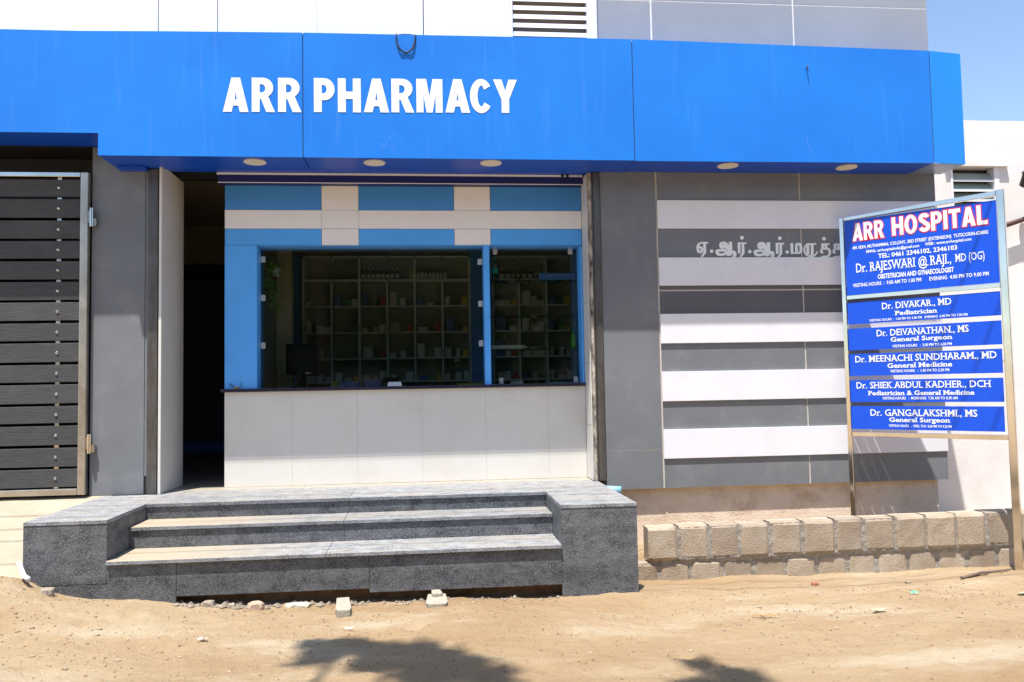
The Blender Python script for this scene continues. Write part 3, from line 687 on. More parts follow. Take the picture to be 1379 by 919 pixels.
for cols, side in ((cols1, 'left'), (cols2, 'pillar')):
    for ri, z in enumerate((1.0, 1.30, 1.635, 1.975)):
        for i in range(len(cols)-1):
            if rr.random() < 0.12: continue
            L_, R_ = cols[i]+0.025, cols[i+1]-0.025
            w1 = rr.uniform(0.05, 0.12); h1 = rr.uniform(0.05, 0.20)
            carton(L_+rr.uniform(0, 0.03), z, w1, h1, 0.1, rr.choice(['white', 'white', 'cream', 'blue']), z, i, side, 'left end')
            if rr.random() < 0.8:
                w2 = rr.uniform(0.05, 0.09); carton((L_+R_)/2-w2/2+0.02, z, w2, rr.uniform(0.04, 0.12), 0.1, rr.choice(['white', 'cream', 'green']), z, i, side, 'middle')
            if rr.random() < 0.8:
                w3 = rr.uniform(0.05, 0.10); carton(R_-w3, z, w3, rr.uniform(0.06, 0.13), 0.1, rr.choice(['white', 'white', 'red', 'yellow']), z, i, side, 'right end')
# red carton seen on the fourth bay, and bottles along the highest shelf
def bottle(x, z, r, h, col, label, group, cap='white'):
    e = empty('medicine_bottle', (x, 3.03, z), label, 'bottle', group)
    obj('body', MB().lathe(x, 3.03, [(r, z), (r, z+h*0.65), (r*0.4, z+h*0.8), (r*0.4, z+h*0.86)], 10), tone[col], e, smooth=False)
    obj('cap', MB().lathe(x, 3.03, [(r*0.5, z+h*0.862), (r*0.5, z+h)], 10), tone[cap], e)
    obj('sticker', MB().lathe(x, 3.03, [(r*1.03, z+h*0.15), (r*1.03, z+h*0.5)], 10), tone['white'], e)
    return e
for k in range(8): bottle(-0.86+k*0.062, 2.322, 0.024, 0.16, 'brown', 'brown medicine bottle with a white sticker in the row of eight on the highest shelf', 'brown bottles in the row of eight')
for k in range(2): bottle(-0.25+k*0.05, 2.322, 0.024, 0.16, 'yellow', 'yellow medicine bottle of the pair standing right of the row of brown bottles', 'pair of yellow bottles')
for k in range(8): bottle(-0.15+k*0.05, 2.322, 0.022, 0.12, 'white', 'white medicine bottle with dark cap in the row in the middle of the highest shelf', 'white bottles in a row on the highest shelf', 'brown')
for k in range(6): bottle(0.95+k*0.075, 2.322, 0.026, 0.15, 'brown', 'brown medicine bottle on the highest shelf behind the narrow right window', 'brown bottles behind the right window')

# things on the counter, in the window and hanging behind it
mon = empty('computer_monitor', (-1.30, 0.85, 0.93), 'black computer monitor seen from behind through the left of the window', 'monitor')
mb = MB(); mb.add([(-1.475, 0.84, 1.06), (-1.135, 0.80, 1.045), (-1.135, 0.80, 1.375), (-1.475, 0.84, 1.385), (-1.44, 0.80, 1.10), (-1.18, 0.765, 1.09), (-1.18, 0.765, 1.33), (-1.44, 0.80, 1.34),
                   (-1.475, 0.87, 1.06), (-1.135, 0.83, 1.045), (-1.135, 0.83, 1.375), (-1.475, 0.87, 1.385)],
                  [(4, 5, 6, 7), (0, 1, 5, 4), (1, 2, 6, 5), (2, 3, 7, 6), (3, 0, 4, 7), (8, 11, 10, 9), (0, 8, 9, 1), (1, 9, 10, 2), (2, 10, 11, 3), (3, 11, 8, 0)])
obj('casing', mb, m_black, mon, bevel=0.004)
obj('stand', MB().box(-1.36, -1.27, 0.80, 0.84, 0.945, 1.06), m_black, mon)
obj('stand_base', MB().lathe(-1.31, 0.83, [(0.12, 0.932), (0.11, 0.944)], 20), m_black, mon)
obj('sticker', MB().box(-1.27, -1.19, 0.7795, 0.7840, 1.075, 1.10), tone['white'], mon)
def lathe_thing(name, x, y, prof, mt, label, cat): 
    return tag(obj(name, MB().lathe(x, y, prof, 14), mt, smooth=True), label, cat)
wb = empty('water_bottle', (0.665, 0.60, 1.986), 'clear plastic water bottle with a teal wrapper on the upper glass shelf', 'bottle')
obj('body', MB().lathe(0.665, 0.60, [(0.030, 1.986), (0.032, 2.0), (0.029, 2.03), (0.032, 2.06), (0.032, 2.14), (0.014, 2.19), (0.013, 2.205)], 14), m_bottle, wb, smooth=True)
m_teal = mat('teal_wrapper', (0.02, 0.45, 0.32), rough=0.4)
obj('wrapper', MB().lathe(0.665, 0.60, [(0.033, 2.065), (0.033, 2.115)], 14), m_teal, wb); obj('cap', MB().lathe(0.665, 0.60, [(0.016, 2.206), (0.016, 2.225)], 12), m_teal, wb)
gb = empty('green_bottle', (1.455, 0.58, 1.286), 'green squeeze bottle standing at the right end of the lower glass shelf', 'bottle')
obj('body', MB().lathe(1.455, 0.58, [(0.028, 1.286), (0.030, 1.30), (0.030, 1.39), (0.012, 1.44)], 14), m_green, gb, smooth=True); obj('cap', MB().lathe(1.455, 0.58, [(0.010, 1.441), (0.007, 1.475)], 10), m_green, gb)
cb = empty('carton', (1.31, 0.55, 1.986), 'long blue carton lying on the upper glass shelf beside the right wall', 'carton')
m_bc = mat('blue_printed_carton', (0.03, 0.12, 0.38), rough=0.4)
obj('box', MB().box(1.12, 1.490, 0.53, 0.60, 1.986, 2.058), m_bc, cb, bevel=0.002)
obj('end_flap', MB().box(1.112, 1.1195, 0.53, 0.60, 1.987, 2.057), mat('pale_flap', (0.35, 0.42, 0.55), rough=0.5), cb)
text_on('print', 'Health is a Precious Secret', (0, 0.529, 0), (1, 0, 0), 1.19, 1.42, 2.030, 0.010, tone['white'], cb, lift=0.0012)
# folded papers on the lowest glass shelf
pp = empty('paper_stack', (0.78, 0.56, 1.286), 'stack of folded white papers on the lower glass shelf', 'papers')
for k in range(5):
    dx = 0.03*(k % 3); obj('sheet', MB().box(0.600+dx*0.4, 0.93+dx, 0.53+0.004*k, 0.66, 1.2865+k*0.0085, 1.2865+k*0.0085+0.005), tone['white'], pp)
def counter_box(name, x0, x1, y0, y1, h, mt, label, cat): return tag(box(name, x0, x1, y0, y1, 0.931, 0.931+h, mt, bevel=0.001), label, cat)
counter_box('yellow_ruler', 0.27, 0.52, 0.56, 0.60, 0.018, tone['yellow'], 'yellow ruler lying on the counter left of the blue mullion', 'ruler')
counter_box('blue_tray', -0.92, -0.72, 0.62, 0.78, 0.05, tone['blue'], 'low blue tray on the counter behind the left pane', 'tray')
counter_box('blue_folder', -0.66, -0.50, 0.62, 0.80, 0.07, tone['blue'], 'blue folder standing on the counter beside the blue tray', 'folder')
counter_box('green_pouch', -0.99, -0.93, 0.66, 0.70, 0.06, mat('lime_pouch', (0.2, 0.3, 0.02), rough=0.6), 'lime green pouch on the counter between monitor and blue tray', 'pouch')
counter_box('ledger', -0.25, 0.20, 0.60, 0.85, 0.035, m_black, 'flat black ledger lying on the counter behind the glass', 'ledger')
counter_box('card_reader', -0.48, -0.33, 0.56, 0.66, 0.085, m_black, 'small black card reader on the counter behind the name stand', 'card reader')
counter_box('pen_tray', 1.18, 1.46, 0.54, 0.60, 0.015, mat('pale_blue_plastic', (0.3, 0.5, 0.6), rough=0.4), 'pale blue strip lying on the counter at the right end', 'tray')
counter_box('paper_wad', 0.80, 0.93, 0.55, 0.62, 0.03, tone['white'], 'crumpled white paper on the counter behind the right pane', 'paper')
ns = MB().add([(-0.425, 0.35, 0.931), (-0.285, 0.35, 0.931), (-0.295, 0.385, 0.972), (-0.415, 0.385, 0.972), (-0.425, 0.41, 0.931), (-0.285, 0.41, 0.931)],
              [(0, 1, 2, 3), (3, 2, 5, 4), (0, 3, 4), (1, 5, 2), (0, 4, 5, 1)])
nso = empty('price_stand', (-0.35, 0.38, 0.931), 'small pale tent card with dark print on the dark sill', 'stand')
obj('card', ns, tone['white'], nso)
# tap-like clamp at the left end of the sill
cl = empty('cable_clamp', (-1.83, 0.31, 0.931), 'small metal clamp with loose wires at the left end of the dark sill', 'clamp')
obj('block', MB().box(-1.865, -1.815, 0.295, 0.32, 0.931, 0.952), m_steel, cl, bevel=0.002)
obj('wire', MB().tube([(-1.86, 0.31, 0.94), (-1.90, 0.30, 0.965), (-1.915, 0.30, 0.985), (-1.89, 0.305, 0.972), (-1.865, 0.305, 0.955)], 0.003, 6), m_cable, cl)
obj('wire', MB().tube([(-1.825, 0.31, 0.945), (-1.80, 0.305, 0.965), (-1.797, 0.305, 1.0)], 0.003, 6), m_cable, cl)
# hanging plant
hp = empty('hanging_plant', (-1.57, 0.78, 2.07), 'trailing green plant in a small white pot hanging inside the window', 'plant')
obj('pot', MB().lathe(-1.56, 0.78, [(0.030, 2.07), (0.045, 2.14), (0.045, 2.15)], 14), tone['white'], hp)
obj('hanger', MB().tube([(-1.56, 0.78, 2.15), (-1.56, 0.78, 2.718)], 0.002, 5), m_steel, hp)
mb = MB(); rp = random.Random(5)
m_pl = mat('money_plant_leaf', (0.22, 0.40, 0.06), (0.12, 0.25, 0.04), rough=0.4, scale=30)
for k in range(170):
    t = rp.random(); c = Vector((-1.60+rp.gauss(0, 0.045)+0.05*(t > 0.85), 0.74+rp.gauss(0, 0.035), 2.16-0.46*t**1.1+rp.gauss(0, 0.01)))
    if k < 35: c = Vector((-1.56+rp.gauss(0, 0.05), 0.77, 2.17+abs(rp.gauss(0, 0.03))))
    a = Vector((rp.uniform(-1, 1), rp.uniform(-1, 1), rp.uniform(-1, 1))).normalized()*0.022; b = a.orthogonal().normalized()*0.013
    mb.add([c-a, c-b, c+a, c+b], [(0, 1, 2, 3)])
obj('foliage', mb, m_pl, hp, kind='stuff')

# ================================================================== GRANITE STEPS
G = empty('granite_steps', (-0.7, -1.0, -0.6), 'speckled grey granite entrance steps with three treads between two square blocks', 'steps')
T0, T1, T2, T3 = -2.911, -2.337, 0.969, 1.559; N1, N2, N3 = -0.67, -1.041, -1.488
z1, z2, z3 = 0.0, -0.127, -0.293
def gs(name, x0, x1, y0, y1, za, zb, mt=m_gran, **k): return box(name, x0, x1, y0, y1, za, zb, mt, G, bevel=0.0025, **k)
# top landing slabs (0.03 thick) with joints
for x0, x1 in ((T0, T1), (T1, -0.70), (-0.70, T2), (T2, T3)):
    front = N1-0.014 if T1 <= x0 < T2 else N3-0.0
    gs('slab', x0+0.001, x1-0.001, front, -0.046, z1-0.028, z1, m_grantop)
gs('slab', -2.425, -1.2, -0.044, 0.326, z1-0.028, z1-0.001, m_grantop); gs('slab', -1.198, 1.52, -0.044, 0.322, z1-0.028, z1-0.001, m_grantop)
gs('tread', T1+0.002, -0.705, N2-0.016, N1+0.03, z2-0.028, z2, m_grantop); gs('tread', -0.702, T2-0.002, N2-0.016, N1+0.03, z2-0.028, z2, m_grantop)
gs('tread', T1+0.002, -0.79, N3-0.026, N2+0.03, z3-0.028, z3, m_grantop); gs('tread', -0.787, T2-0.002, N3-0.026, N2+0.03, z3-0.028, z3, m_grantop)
for x0, x1 in ((T1+0.001, -0.70), (-0.698, T2-0.001)):
    gs('riser', x0, x1, N1, N1+0.02, z2, z1-0.029); gs('riser', x0-0.0, x1-0.0, N2, N2+0.02, z3, z2-0.029)
for i, (x0, x1, zb) in enumerate(((T1+0.001, -1.855, -0.68), (-1.852, -0.475, -0.565), (-0.472, T2-0.001, -0.595))):
    gs('riser', x0, x1, N3, N3+0.025, zb, z3-0.029)
# block cheeks
gs('side_slab', T0, T1-0.001, N3+0.004, N3+0.03, -0.455, z1-0.029); gs('side_slab', T0, T1-0.001, N3+0.006, N3+0.03, -0.8, -0.457)
gs('side_slab', T2+0.001, T3, N3+0.004, N3+0.03, -0.8, z1-0.029)
gs('side_slab', T0, T0+0.025, N3+0.031, -0.02, -0.8, z1-0.029); gs('side_slab', T3-0.025, T3, N3+0.031, 0.02, -0.8, z1-0.029)
gs('side_slab', T1-0.026, T1-0.001, N3+0.031, N1+0.02, -0.4, z1-0.029); gs('side_slab', T2+0.001, T2+0.026, N3+0.031, N1+0.02, -0.4, z1-0.029)
m_core = mat('rubble_core', (0.30, 0.18, 0.10), (0.18, 0.10, 0.06), rough=1, scale=9, bump=1, bscale=30)
box('core', T1-0.02, T2+0.02, N3+0.14, -0.06, -0.85, -0.33, m_core, G)
box('core', T1+0.01, T2-0.01, N1+0.03, -0.06, -0.329, -0.04, m_core, G)

# ================================================================== GATE
GT = empty('gate', (-3.5, -0.05, 0.02), 'closed gate of dark grained boards in a polished steel frame, left of the shop', 'gate')
gzs = [2.865, 2.679, 2.486, 2.298, 2.116, 1.929, 1.742, 1.556, 1.376, 1.184, 1.006, 0.815, 0.641, 0.448, 0.258, 0.076]
GX0, GX1 = -5.4, -3.129
for i in range(15):
    zt, zb = gzs[i]-0.012, gzs[i+1]+0.012
    tl = random.uniform(-0.003, 0.003)
    if i == 0: zt = 2.845
    b0 = MB().prism([(GX0+0.001, zb+tl), (GX1-0.004, zb-tl), (GX1-0.004, zt-tl), (GX0+0.001, zt+tl)], -0.045, -0.022)
    obj('board', b0, m_board, GT, bevel=0.003)
fr = MB().box(GX1, GX1+0.068, -0.065, -0.005, 0.018, 2.912); obj('frame_bar', fr, m_steelwarm, GT, bevel=0.006)
fr = MB().box(GX0, GX1-0.001, -0.065, -0.005, 2.868, 2.912); obj('frame_bar', fr, m_steel, GT, bevel=0.006)
fr = MB().box(GX0, GX1-0.001, -0.065, -0.005, 0.018, 0.074); obj('frame_bar', fr, m_steelwarm, GT, bevel=0.006)
fr = MB().box(GX0-0.07, GX0-0.001, -0.065, -0.005, 0.018, 2.912); obj('frame_bar', fr, m_steelwarm, GT, bevel=0.006)
for x in (-3.325, -4.25, -5.2): obj('upright', MB().box(x-0.018, x+0.018, -0.021, 0.005, 0.075, 2.867), m_steel, GT)
for x in (-3.322, -4.25, -5.2):
    for i in range(15):
        z = (gzs[i]+gzs[i+1])/2
        if 'bolt0' not in MATS:
            b_ = MB(); n = 12; prof = [(0.0135, -0.0455), (0.0135, -0.050), (0.010, -0.054), (0.004, -0.056)]
            for r, y in prof:
                for q in range(n): b_.v.append((x+r*math.cos(2*math.pi*q/n), y, z+r*math.sin(2*math.pi*q/n)))
            for a in range(3):
                for q in range(n): b_.f.append((a*n+q, a*n+(q+1) % n, (a+1)*n+(q+1) % n, (a+1)*n+q))
            b_.f.append(tuple(range(3*n, 4*n))); bo = obj('bolt', b_, m_steel, GT); MATS['bolt0'] = bo; bz = z; bw = wloc(bo)
        else: again(MATS['bolt0'], (x, bw.y, bw.z+z-bz))
del MATS['bolt0']
for z in (2.50, 0.465):
    h = MB(); h.cyl((-3.035, -0.055, z-0.085), (-3.035, -0.055, z+0.085), 0.018, n=14); h.box(-3.064, -3.045, -0.058, -0.045, z-0.05, z+0.06); h.box(-3.022, -2.995, -0.05, -0.002, z-0.075, z-0.01)
    obj('hinge', h, m_steel, GT, smooth=False)

# ================================================================== SIGN
P0 = Vector((4.0, -0.15, 0)); SD = Vector((0.93, -0.98, 0)).normalized(); SN = Vector((SD.y, -SD.x, 0))   # SN faces the street
SG = empty('hospital_sign', (4.5, -0.65, -0.6), 'steel framed blue hospital sign board with doctor name plates standing behind the low block wall', 'sign')
def sbox(name, s0, s1, d0, d1, z0, z1, mt, bevel=0.0):
    mb = MB(); pts = []
    for z in (z0, z1):
        for s, d in ((s0, d0), (s1, d0), (s1, d1), (s0, d1)): pts.append(P0+SD*s+SN*d+Vector((0, 0, z)))
    mb.add(pts, [(0, 3, 2, 1), (4, 5, 6, 7), (0, 1, 5, 4), (1, 2, 6, 5), (2, 3, 7, 6), (3, 0, 4, 7)])
    return obj(name, mb, mt, SG, bevel=bevel)
m_signblue = mat('sign_blue_sheet', (0.006, 0.085, 0.66), (0.005, 0.07, 0.60), rough=0.30, scale=14, stretch=(10, 10, 1), bump=0.05, bscale=30, spec=0.3)
m_steel2 = mat('polished_square_tube', (0.66, 0.64, 0.61), (0.58, 0.55, 0.50), rough=0.10, metal=1.0, scale=4, bump=0.03, bscale=2.2)
sbox('post', -0.012, 0.030, -0.022, 0.022, -0.62, 2.49, m_steel2, 0.004)
sbox('post', 1.331, 1.392, -0.028, 0.028, -0.80, 2.535, m_steel2, 0.004)
mb = MB()
pts = [P0+SD*s+SN*d+Vector((0, 0, z)) for s, d, z in ((0.031, 0.02, 2.455), (1.330, 0.02, 2.487), (1.330, -0.02, 2.487), (0.031, -0.02, 2.455), (0.031, 0.02, 2.489), (1.330, 0.02, 2.531), (1.330, -0.02, 2.531), (0.031, -0.02, 2.489))]
mb.add(pts, [(0, 3, 2, 1), (4, 5, 6, 7), (0, 1, 5, 4), (1, 2, 6, 5), (2, 3, 7, 6), (3, 0, 4, 7)]); obj('rail', mb, m_steel2, SG, bevel=0.003)
sbox('rail', 0.031, 1.330, -0.018, 0.018, 1.685, 1.725, m_steel2, 0.003)
sbox('rail', 0.031, 1.330, -0.018, 0.018, 0.372, 0.415, m_steel2, 0.003)
sbox('rail', 0.031, 1.330, -0.018, 0.000, 1.040, 1.060, m_steel2)
sbox('header_board', 0.034, 1.325, -0.004, 0.006, 1.729, 2.452, m_signblue)
FZ = 0.0065
o_ = P0+SN*FZ
def st(text, s0, s1, z, cap, bold=0.0, serif=False, mt=m_letter, lift=0.0015, res=2): return text_on('lettering', text, (o_.x, o_.y, 0), SD, s0, s1, z, cap, mt, SG, bold=bold, serif=serif, lift=lift, res=res)
def st_heavy(text, s0, s1, z, h):
    gap = 0.075; tot = sum(HEAVY[c][0] for c in text)+gap*(len(text)-1); k = (s1-s0)/tot; x = s0
    for c in text:
        for grow, mt, lift in ((0.055, m_red, 0.0012), (0.0, m_letter, 0.0022)):
            w, vs, fs = heavy(c, grow); mb = MB()
            mb.add([o_+SD*(x+p[0]*k)+Vector((0, 0, z+p[1]*h))+SN*lift for p in vs], fs); obj('letter', mb, mt, SG)
        x += (w+gap)*k
st_heavy('ARR', 0.110, 0.398, 2.246, 0.170); st_heavy('HOSPITAL', 0.468, 1.256, 2.252, 0.172)
st('4M 183/4, MUTHAMMAL COLONY, 3RD STREET (EXTENSION)  TUTICORIN-628002', 0.103, 1.257, 2.167, 0.030, bold=0.022)
st('EMAIL: arrhospitalindia@gmail.com', 0.230, 0.697, 2.119, 0.026, bold=0.022); st('WEB : www.arrhospital.com', 0.746, 1.124, 2.124, 0.026, bold=0.022)
st('TEL: 0461 2346102, 2346103', 0.335, 1.008, 2.057, 0.040, bold=0.024)
st('Dr. RAJESWARI @ RAJI.,', 0.129, 0.954, 1.941, 0.086, bold=0.008, serif=True); st('MD (OG)', 0.985, 1.219, 1.947, 0.070, bold=0.002, serif=True)
st('OBSTETRICIAN AND GYNAECOLOGIST', 0.324, 0.973, 1.861, 0.042, bold=0.03)
st('VISITING HOURS  :  9.00 AM TO 1.00 PM', 0.092, 0.700, 1.802, 0.033, bold=0.018); st('EVENING  4.00 PM TO 9.00 PM', 0.769, 1.244, 1.800, 0.033, bold=0.018)
plates = [((0.030, 1.323), (1.446, 1.655), 'Dr. DIVAKAR., MD', (0.350, 0.940, 1.570, 0.060), 'Pediatrician', (0.458, 0.824, 1.506, 0.040), 'VISITING HOURS  :  1.00 PM TO 3.00 PM   EVENING  6.00 PM TO 7.00 PM', (0.230, 1.064, 1.461, 0.021)),
          ((0.028, 1.320), (1.194, 1.402), 'Dr. DEIVANATHAN., MS', (0.292, 1.068, 1.318, 0.060), 'General Surgeon', (0.413, 0.937, 1.261, 0.040), 'VISITING HOURS   :  5.00 PM TO 6.00 PM', (0.426, 0.927, 1.206, 0.024)),
          ((0.028, 1.315), (0.948, 1.158), 'Dr. MEENACHI SUNDHARAM., MD', (0.086, 1.273, 1.078, 0.060), 'General Medicine', (0.375, 0.923, 1.017, 0.042), 'VISITING HOURS   :  1.30 PM TO 2.30 PM', (0.397, 0.897, 0.974, 0.024)),
          ((0.025, 1.313), (0.698, 0.907), 'Dr. SHIEK ABDUL KADHER., DCH', (0.088, 1.221, 0.828, 0.060), 'Pediatrician & General Medicine', (0.189, 1.088, 0.763, 0.040), 'VISITING HOURS   :  MORNING  7.30 AM TO 8.30 AM', (0.319, 0.953, 0.722, 0.024)),
          ((0.022, 1.308), (0.442, 0.660), 'Dr. GANGALAKSHMI., MS', (0.205, 1.103, 0.570, 0.060), 'General Surgeon', (0.370, 0.887, 0.515, 0.040), 'VISITING HOURS   :  WED, THU  8.30 PM TO 9.30 PM', (0.365, 0.895, 0.468, 0.022))]
for (s0, s1), (za, zb), t1, a1, t2, a2, t3, a3 in plates:
    sbox('name_plate', s0+0.004, s1, -0.003, 0.006, za, zb, m_signblue)
    st(t1, a1[0], a1[1], a1[2], a1[3], bold=0.010, serif=True); st(t2, a2[0], a2[1], a2[2], a2[3], bold=0.022, serif=True); st(t3, a3[0], a3[1], a3[2], a3[3], bold=0.018)

# ================================================================== LOW BLOCK WALL
BW = empty('block_wall', (3.5, -0.85, -0.7), 'low wall of two courses of sandy cement blocks in front of the striped wall', 'wall')
YB = -0.90; TH = 0.17
rb = random.Random(3)
def rough_block(x0, x1, z0, z1, y):
    w, h = x1-x0, z1-z0; nx_, nz_ = 3, 3; vs = []; fs = []; mb = MB(); c = 0.024
    # front face grid with rounded rim, plus side, top and back faces
    gxs = [x0, x0+c, (x0+x1)/2, x1-c, x1]; gzs_ = [z0, z0+c, (z0+z1)/2, z1-c, z1]
    for a, zz in enumerate(gzs_):
        for b, xx in enumerate(gxs):
            edge = (a in (0, 4))+(b in (0, 4)); dy = (0.0, 0.014, 0.034)[edge]+rb.uniform(-0.003, 0.003)
            vs.append((xx+rb.uniform(-0.003, 0.003), y+dy, zz+rb.uniform(-0.003, 0.003)))
    for a in range(4):
        for b in range(4): k = a*5+b; fs.append((k, k+1, k+6, k+5))
    n0 = 25; vs += [(x0, y+TH, z0), (x1, y+TH, z0), (x1, y+TH, z1), (x0, y+TH, z1)]
    fs += [tuple([0]+[n0]+[n0+1]+[4, 3, 2, 1]), tuple([20, 21, 22, 23, 24, n0+2, n0+3]), tuple([0, 5, 10, 15, 20, n0+3, n0]), tuple([4, n0+1, n0+2, 24, 19, 14, 9]), (n0, n0+3, n0+2, n0+1)]
    mb.add(vs, fs); o = obj('brick', mb, m_brick, BW); return o
x = 1.80; i = 0
while x < 7.2:
    w = rb.uniform(0.240, 0.272); dz = rb.uniform(-0.007, 0.007)
    zt = -0.305+0.010*(x-1.8)+dz
    rough_block(x, x+w, -0.578+0.006*(x-1.8), zt, YB+rb.uniform(-0.008, 0.008)); x += w+rb.uniform(0.013, 0.026)
x = 1.62
while x < 7.2:
    w = rb.uniform(0.245, 0.265)
    rough_block(x, x+w, -0.86, -0.598+0.006*(x-1.8)+rb.uniform(-0.004, 0.004), YB+0.02+rb.uniform(-0.006, 0.006)); x += w+rb.uniform(0.014, 0.028)
# mortar: a slightly recessed, lumpy core
mb = MB(); nx, nz = 300, 30
for kz in range(nz+1):
    for kx in range(nx+1):
        xx = 1.66+kx*(7.2-1.66)/nx; zt = -0.312+0.010*(xx-1.8) if xx > 1.82 else -0.60; zz = -0.9+kz*(zt+0.9)/nz
        mb.v.append((xx, YB+(0.012 if zz > -0.585 else 0.030)+0.006*hnoise(xx, zz, 20, 1.0)+0.004*hnoise(xx, zz, 60, 2.0), zz))
for kz in range(nz):
    for kx in range(nx): k = kz*(nx+1)+kx; mb.f.append((k, k+1, k+nx+2, k+nx+1))
o = obj('mortar', mb, m_mortar, BW, smooth=True); o['kind'] = 'stuff'
mb = MB(); mb.flat([(1.83, YB+0.065), (7.2, YB+0.065), (7.2, YB+0.16), (1.83, YB+0.16)], -0.9, -0.325); obj('core', mb, m_mortar, BW)

# ================================================================== NEIGHBOUR
NB = empty('white_house', (6.5, 0.9, -0.6), 'white rough plastered house beyond the right end of the pharmacy', 'building')
YN = 0.90
def nbx(name, *a, **k): return box(name, *a, NB, **k)
nbx('wall', 5.10, 5.872, YN, YN+0.25, -0.8, 3.84, m_wplaster); nbx('wall', 5.872, 6.46, YN, YN+0.25, 3.30, 3.84, m_wplaster)
nbx('wall', 5.872, 6.46, YN, YN+0.25, -0.8, 2.45, m_wplaster); nbx('wall', 6.46, 12.0, YN, YN+0.25, -0.8, 3.84, m_wplaster)
nbx('wall', 5.10, 12.0, YN+0.251, 6.0, -0.8, 3.82, m_wplaster)
NW = empty('window', (6.15, YN, 2.5), None, None, parent=NB)
box('lintel', 5.80, 6.56, YN-0.05, YN-0.001, 3.302, 3.36, m_wplaster, NW)
box('jamb', 6.40, 6.459, YN-0.012, YN+0.10, 2.46, 3.298, m_white, NW); box('jamb', 5.873, 5.90, YN-0.012, YN+0.10, 2.46, 3.298, m_white, NW)
m_sl = mat('greenish_glass_slat', (0.30, 0.38, 0.36), rough=0.15)
fs_ = None
for k in range(7):
    z = 3.20-k*0.115
    sm = MB().add([(5.905, YN+0.01, z-0.045), (6.395, YN+0.01, z-0.045), (6.395, YN+0.07, z+0.045), (5.905, YN+0.07, z+0.045), (5.905, YN+0.016, z-0.048), (6.395, YN+0.016, z-0.048), (6.395, YN+0.076, z+0.042), (5.905, YN+0.076, z+0.042)],
                  [(0, 1, 2, 3), (7, 6, 5, 4), (0, 4, 5, 1), (2, 6, 7, 3), (0, 3, 7, 4), (1, 5, 6, 2)])
    if fs_ is None: fs_ = obj('pane', sm, m_sl, NW); fb = box('slat_rail', 5.905, 6.395, YN-0.005, YN+0.009, z-0.066, z-0.046, m_white, NW); w1 = wloc(fs_); w2 = wloc(fb)
    else: again(fs_, w1-Vector((0, 0, 0.115*k))); again(fb, w2-Vector((0, 0, 0.115*k)))
box('backing', 5.90, 6.40, YN+0.12, YN+0.13, 2.46, 3.298, m_dark, NW)
# camera lamp and brown bar at the right edge
lp = empty('wall_lamp', (6.65, 0.75, 3.15), 'small dark lamp fixed on the white house at the right edge', 'lamp')
obj('shade', MB().cyl((6.60, 0.60, 3.20), (6.66, 0.72, 3.06), 0.045, 0.075, 16), m_dark, lp); obj('bracket', MB().tube([(6.63, 0.66, 3.17), (6.72, 0.74, 3.24), (6.76, 0.895, 3.24)], 0.014, 8), m_dark, lp)
tag(obj('brown_bar', MB().tube([(6.40, 0.80, 2.60), (7.6, 0.80, 2.98)], 0.028, 8), m_brown), 'dark brown bar leaning up to the right behind the sign', 'bar')

# ================================================================== SMALL THINGS
lo = MB(); pts = []
for k in range(15):
    t = k/14*math.pi; pts.append((-0.19-0.085*math.cos(t), YF-0.012+0.004*math.sin(5*t), 4.092-0.165*math.sin(t)**0.8))
pts = [(-0.272, YF+0.15, 4.06)]+pts+[(-0.105, YF+0.15, 4.06)]
lo.tube(pts, 0.0075, 7); tag(obj('cable_loop', lo, m_cable, smooth=True), 'black cable loop hanging over the top edge of the blue fascia', 'cable')
lo2 = MB().tube([(-0.27, YF+0.02, 4.10), (-0.22, YF+0.06, 4.125), (-0.15, YF+0.06, 4.125), (-0.105, YF+0.02, 4.10)], 0.0045, 6); 
tag(obj('cable_end', lo2, m_cable, smooth=True), 'thin arching cable end above the loop on the fascia edge', 'cable')
nl = empty('nail', (3.57, YF, 3.86), 'small nail with a dark tail sticking out of the right blue panel', 'nail')
obj('head', MB().cyl((3.57, YF-0.03, 3.873), (3.57, YF-0.002, 3.868), 0.008, 0.006, 8), m_steel, nl); obj('tail', MB().tube([(3.57, YF-0.028, 3.87), (3.573, YF-0.03, 3.83)], 0.005, 6), m_cable, nl)
pw = MB().tube([(-2.930, -1.50, -0.285), (-2.905, -1.53, -0.295), (-2.880, -1.56, -0.325), (-2.845, -1.60, -0.355), (-2.80, -1.63, -0.370)], 0.017, 10)
tag(obj('pipe', pw, m_pipe_w, smooth=True), 'short bent white pipe poking out beside the left granite block', 'pipe')
pb = MB(); pb.cyl((1.56, -0.30, -0.050), (1.70, -0.36, -0.055), 0.040, n=18); tag(obj('pipe', pb, m_pipe_b, smooth=True), 'pale blue plastic pipe end poking out behind the right granite block', 'pipe')
tag(obj('stick', MB().tube([(4.16, -1.51, gz(4.16, -1.51)+0.012), (4.40, -1.42, gz(4.4, -1.42)+0.02), (4.62, -1.30, gz(4.62, -1.30)+0.02), (4.84, -1.16, gz(4.84, -1.16)+0.015)], [0.013, 0.012, 0.010, 0.007], 7), m_stick), 'dry bent stick lying on the sand beside the right sign post', 'stick')
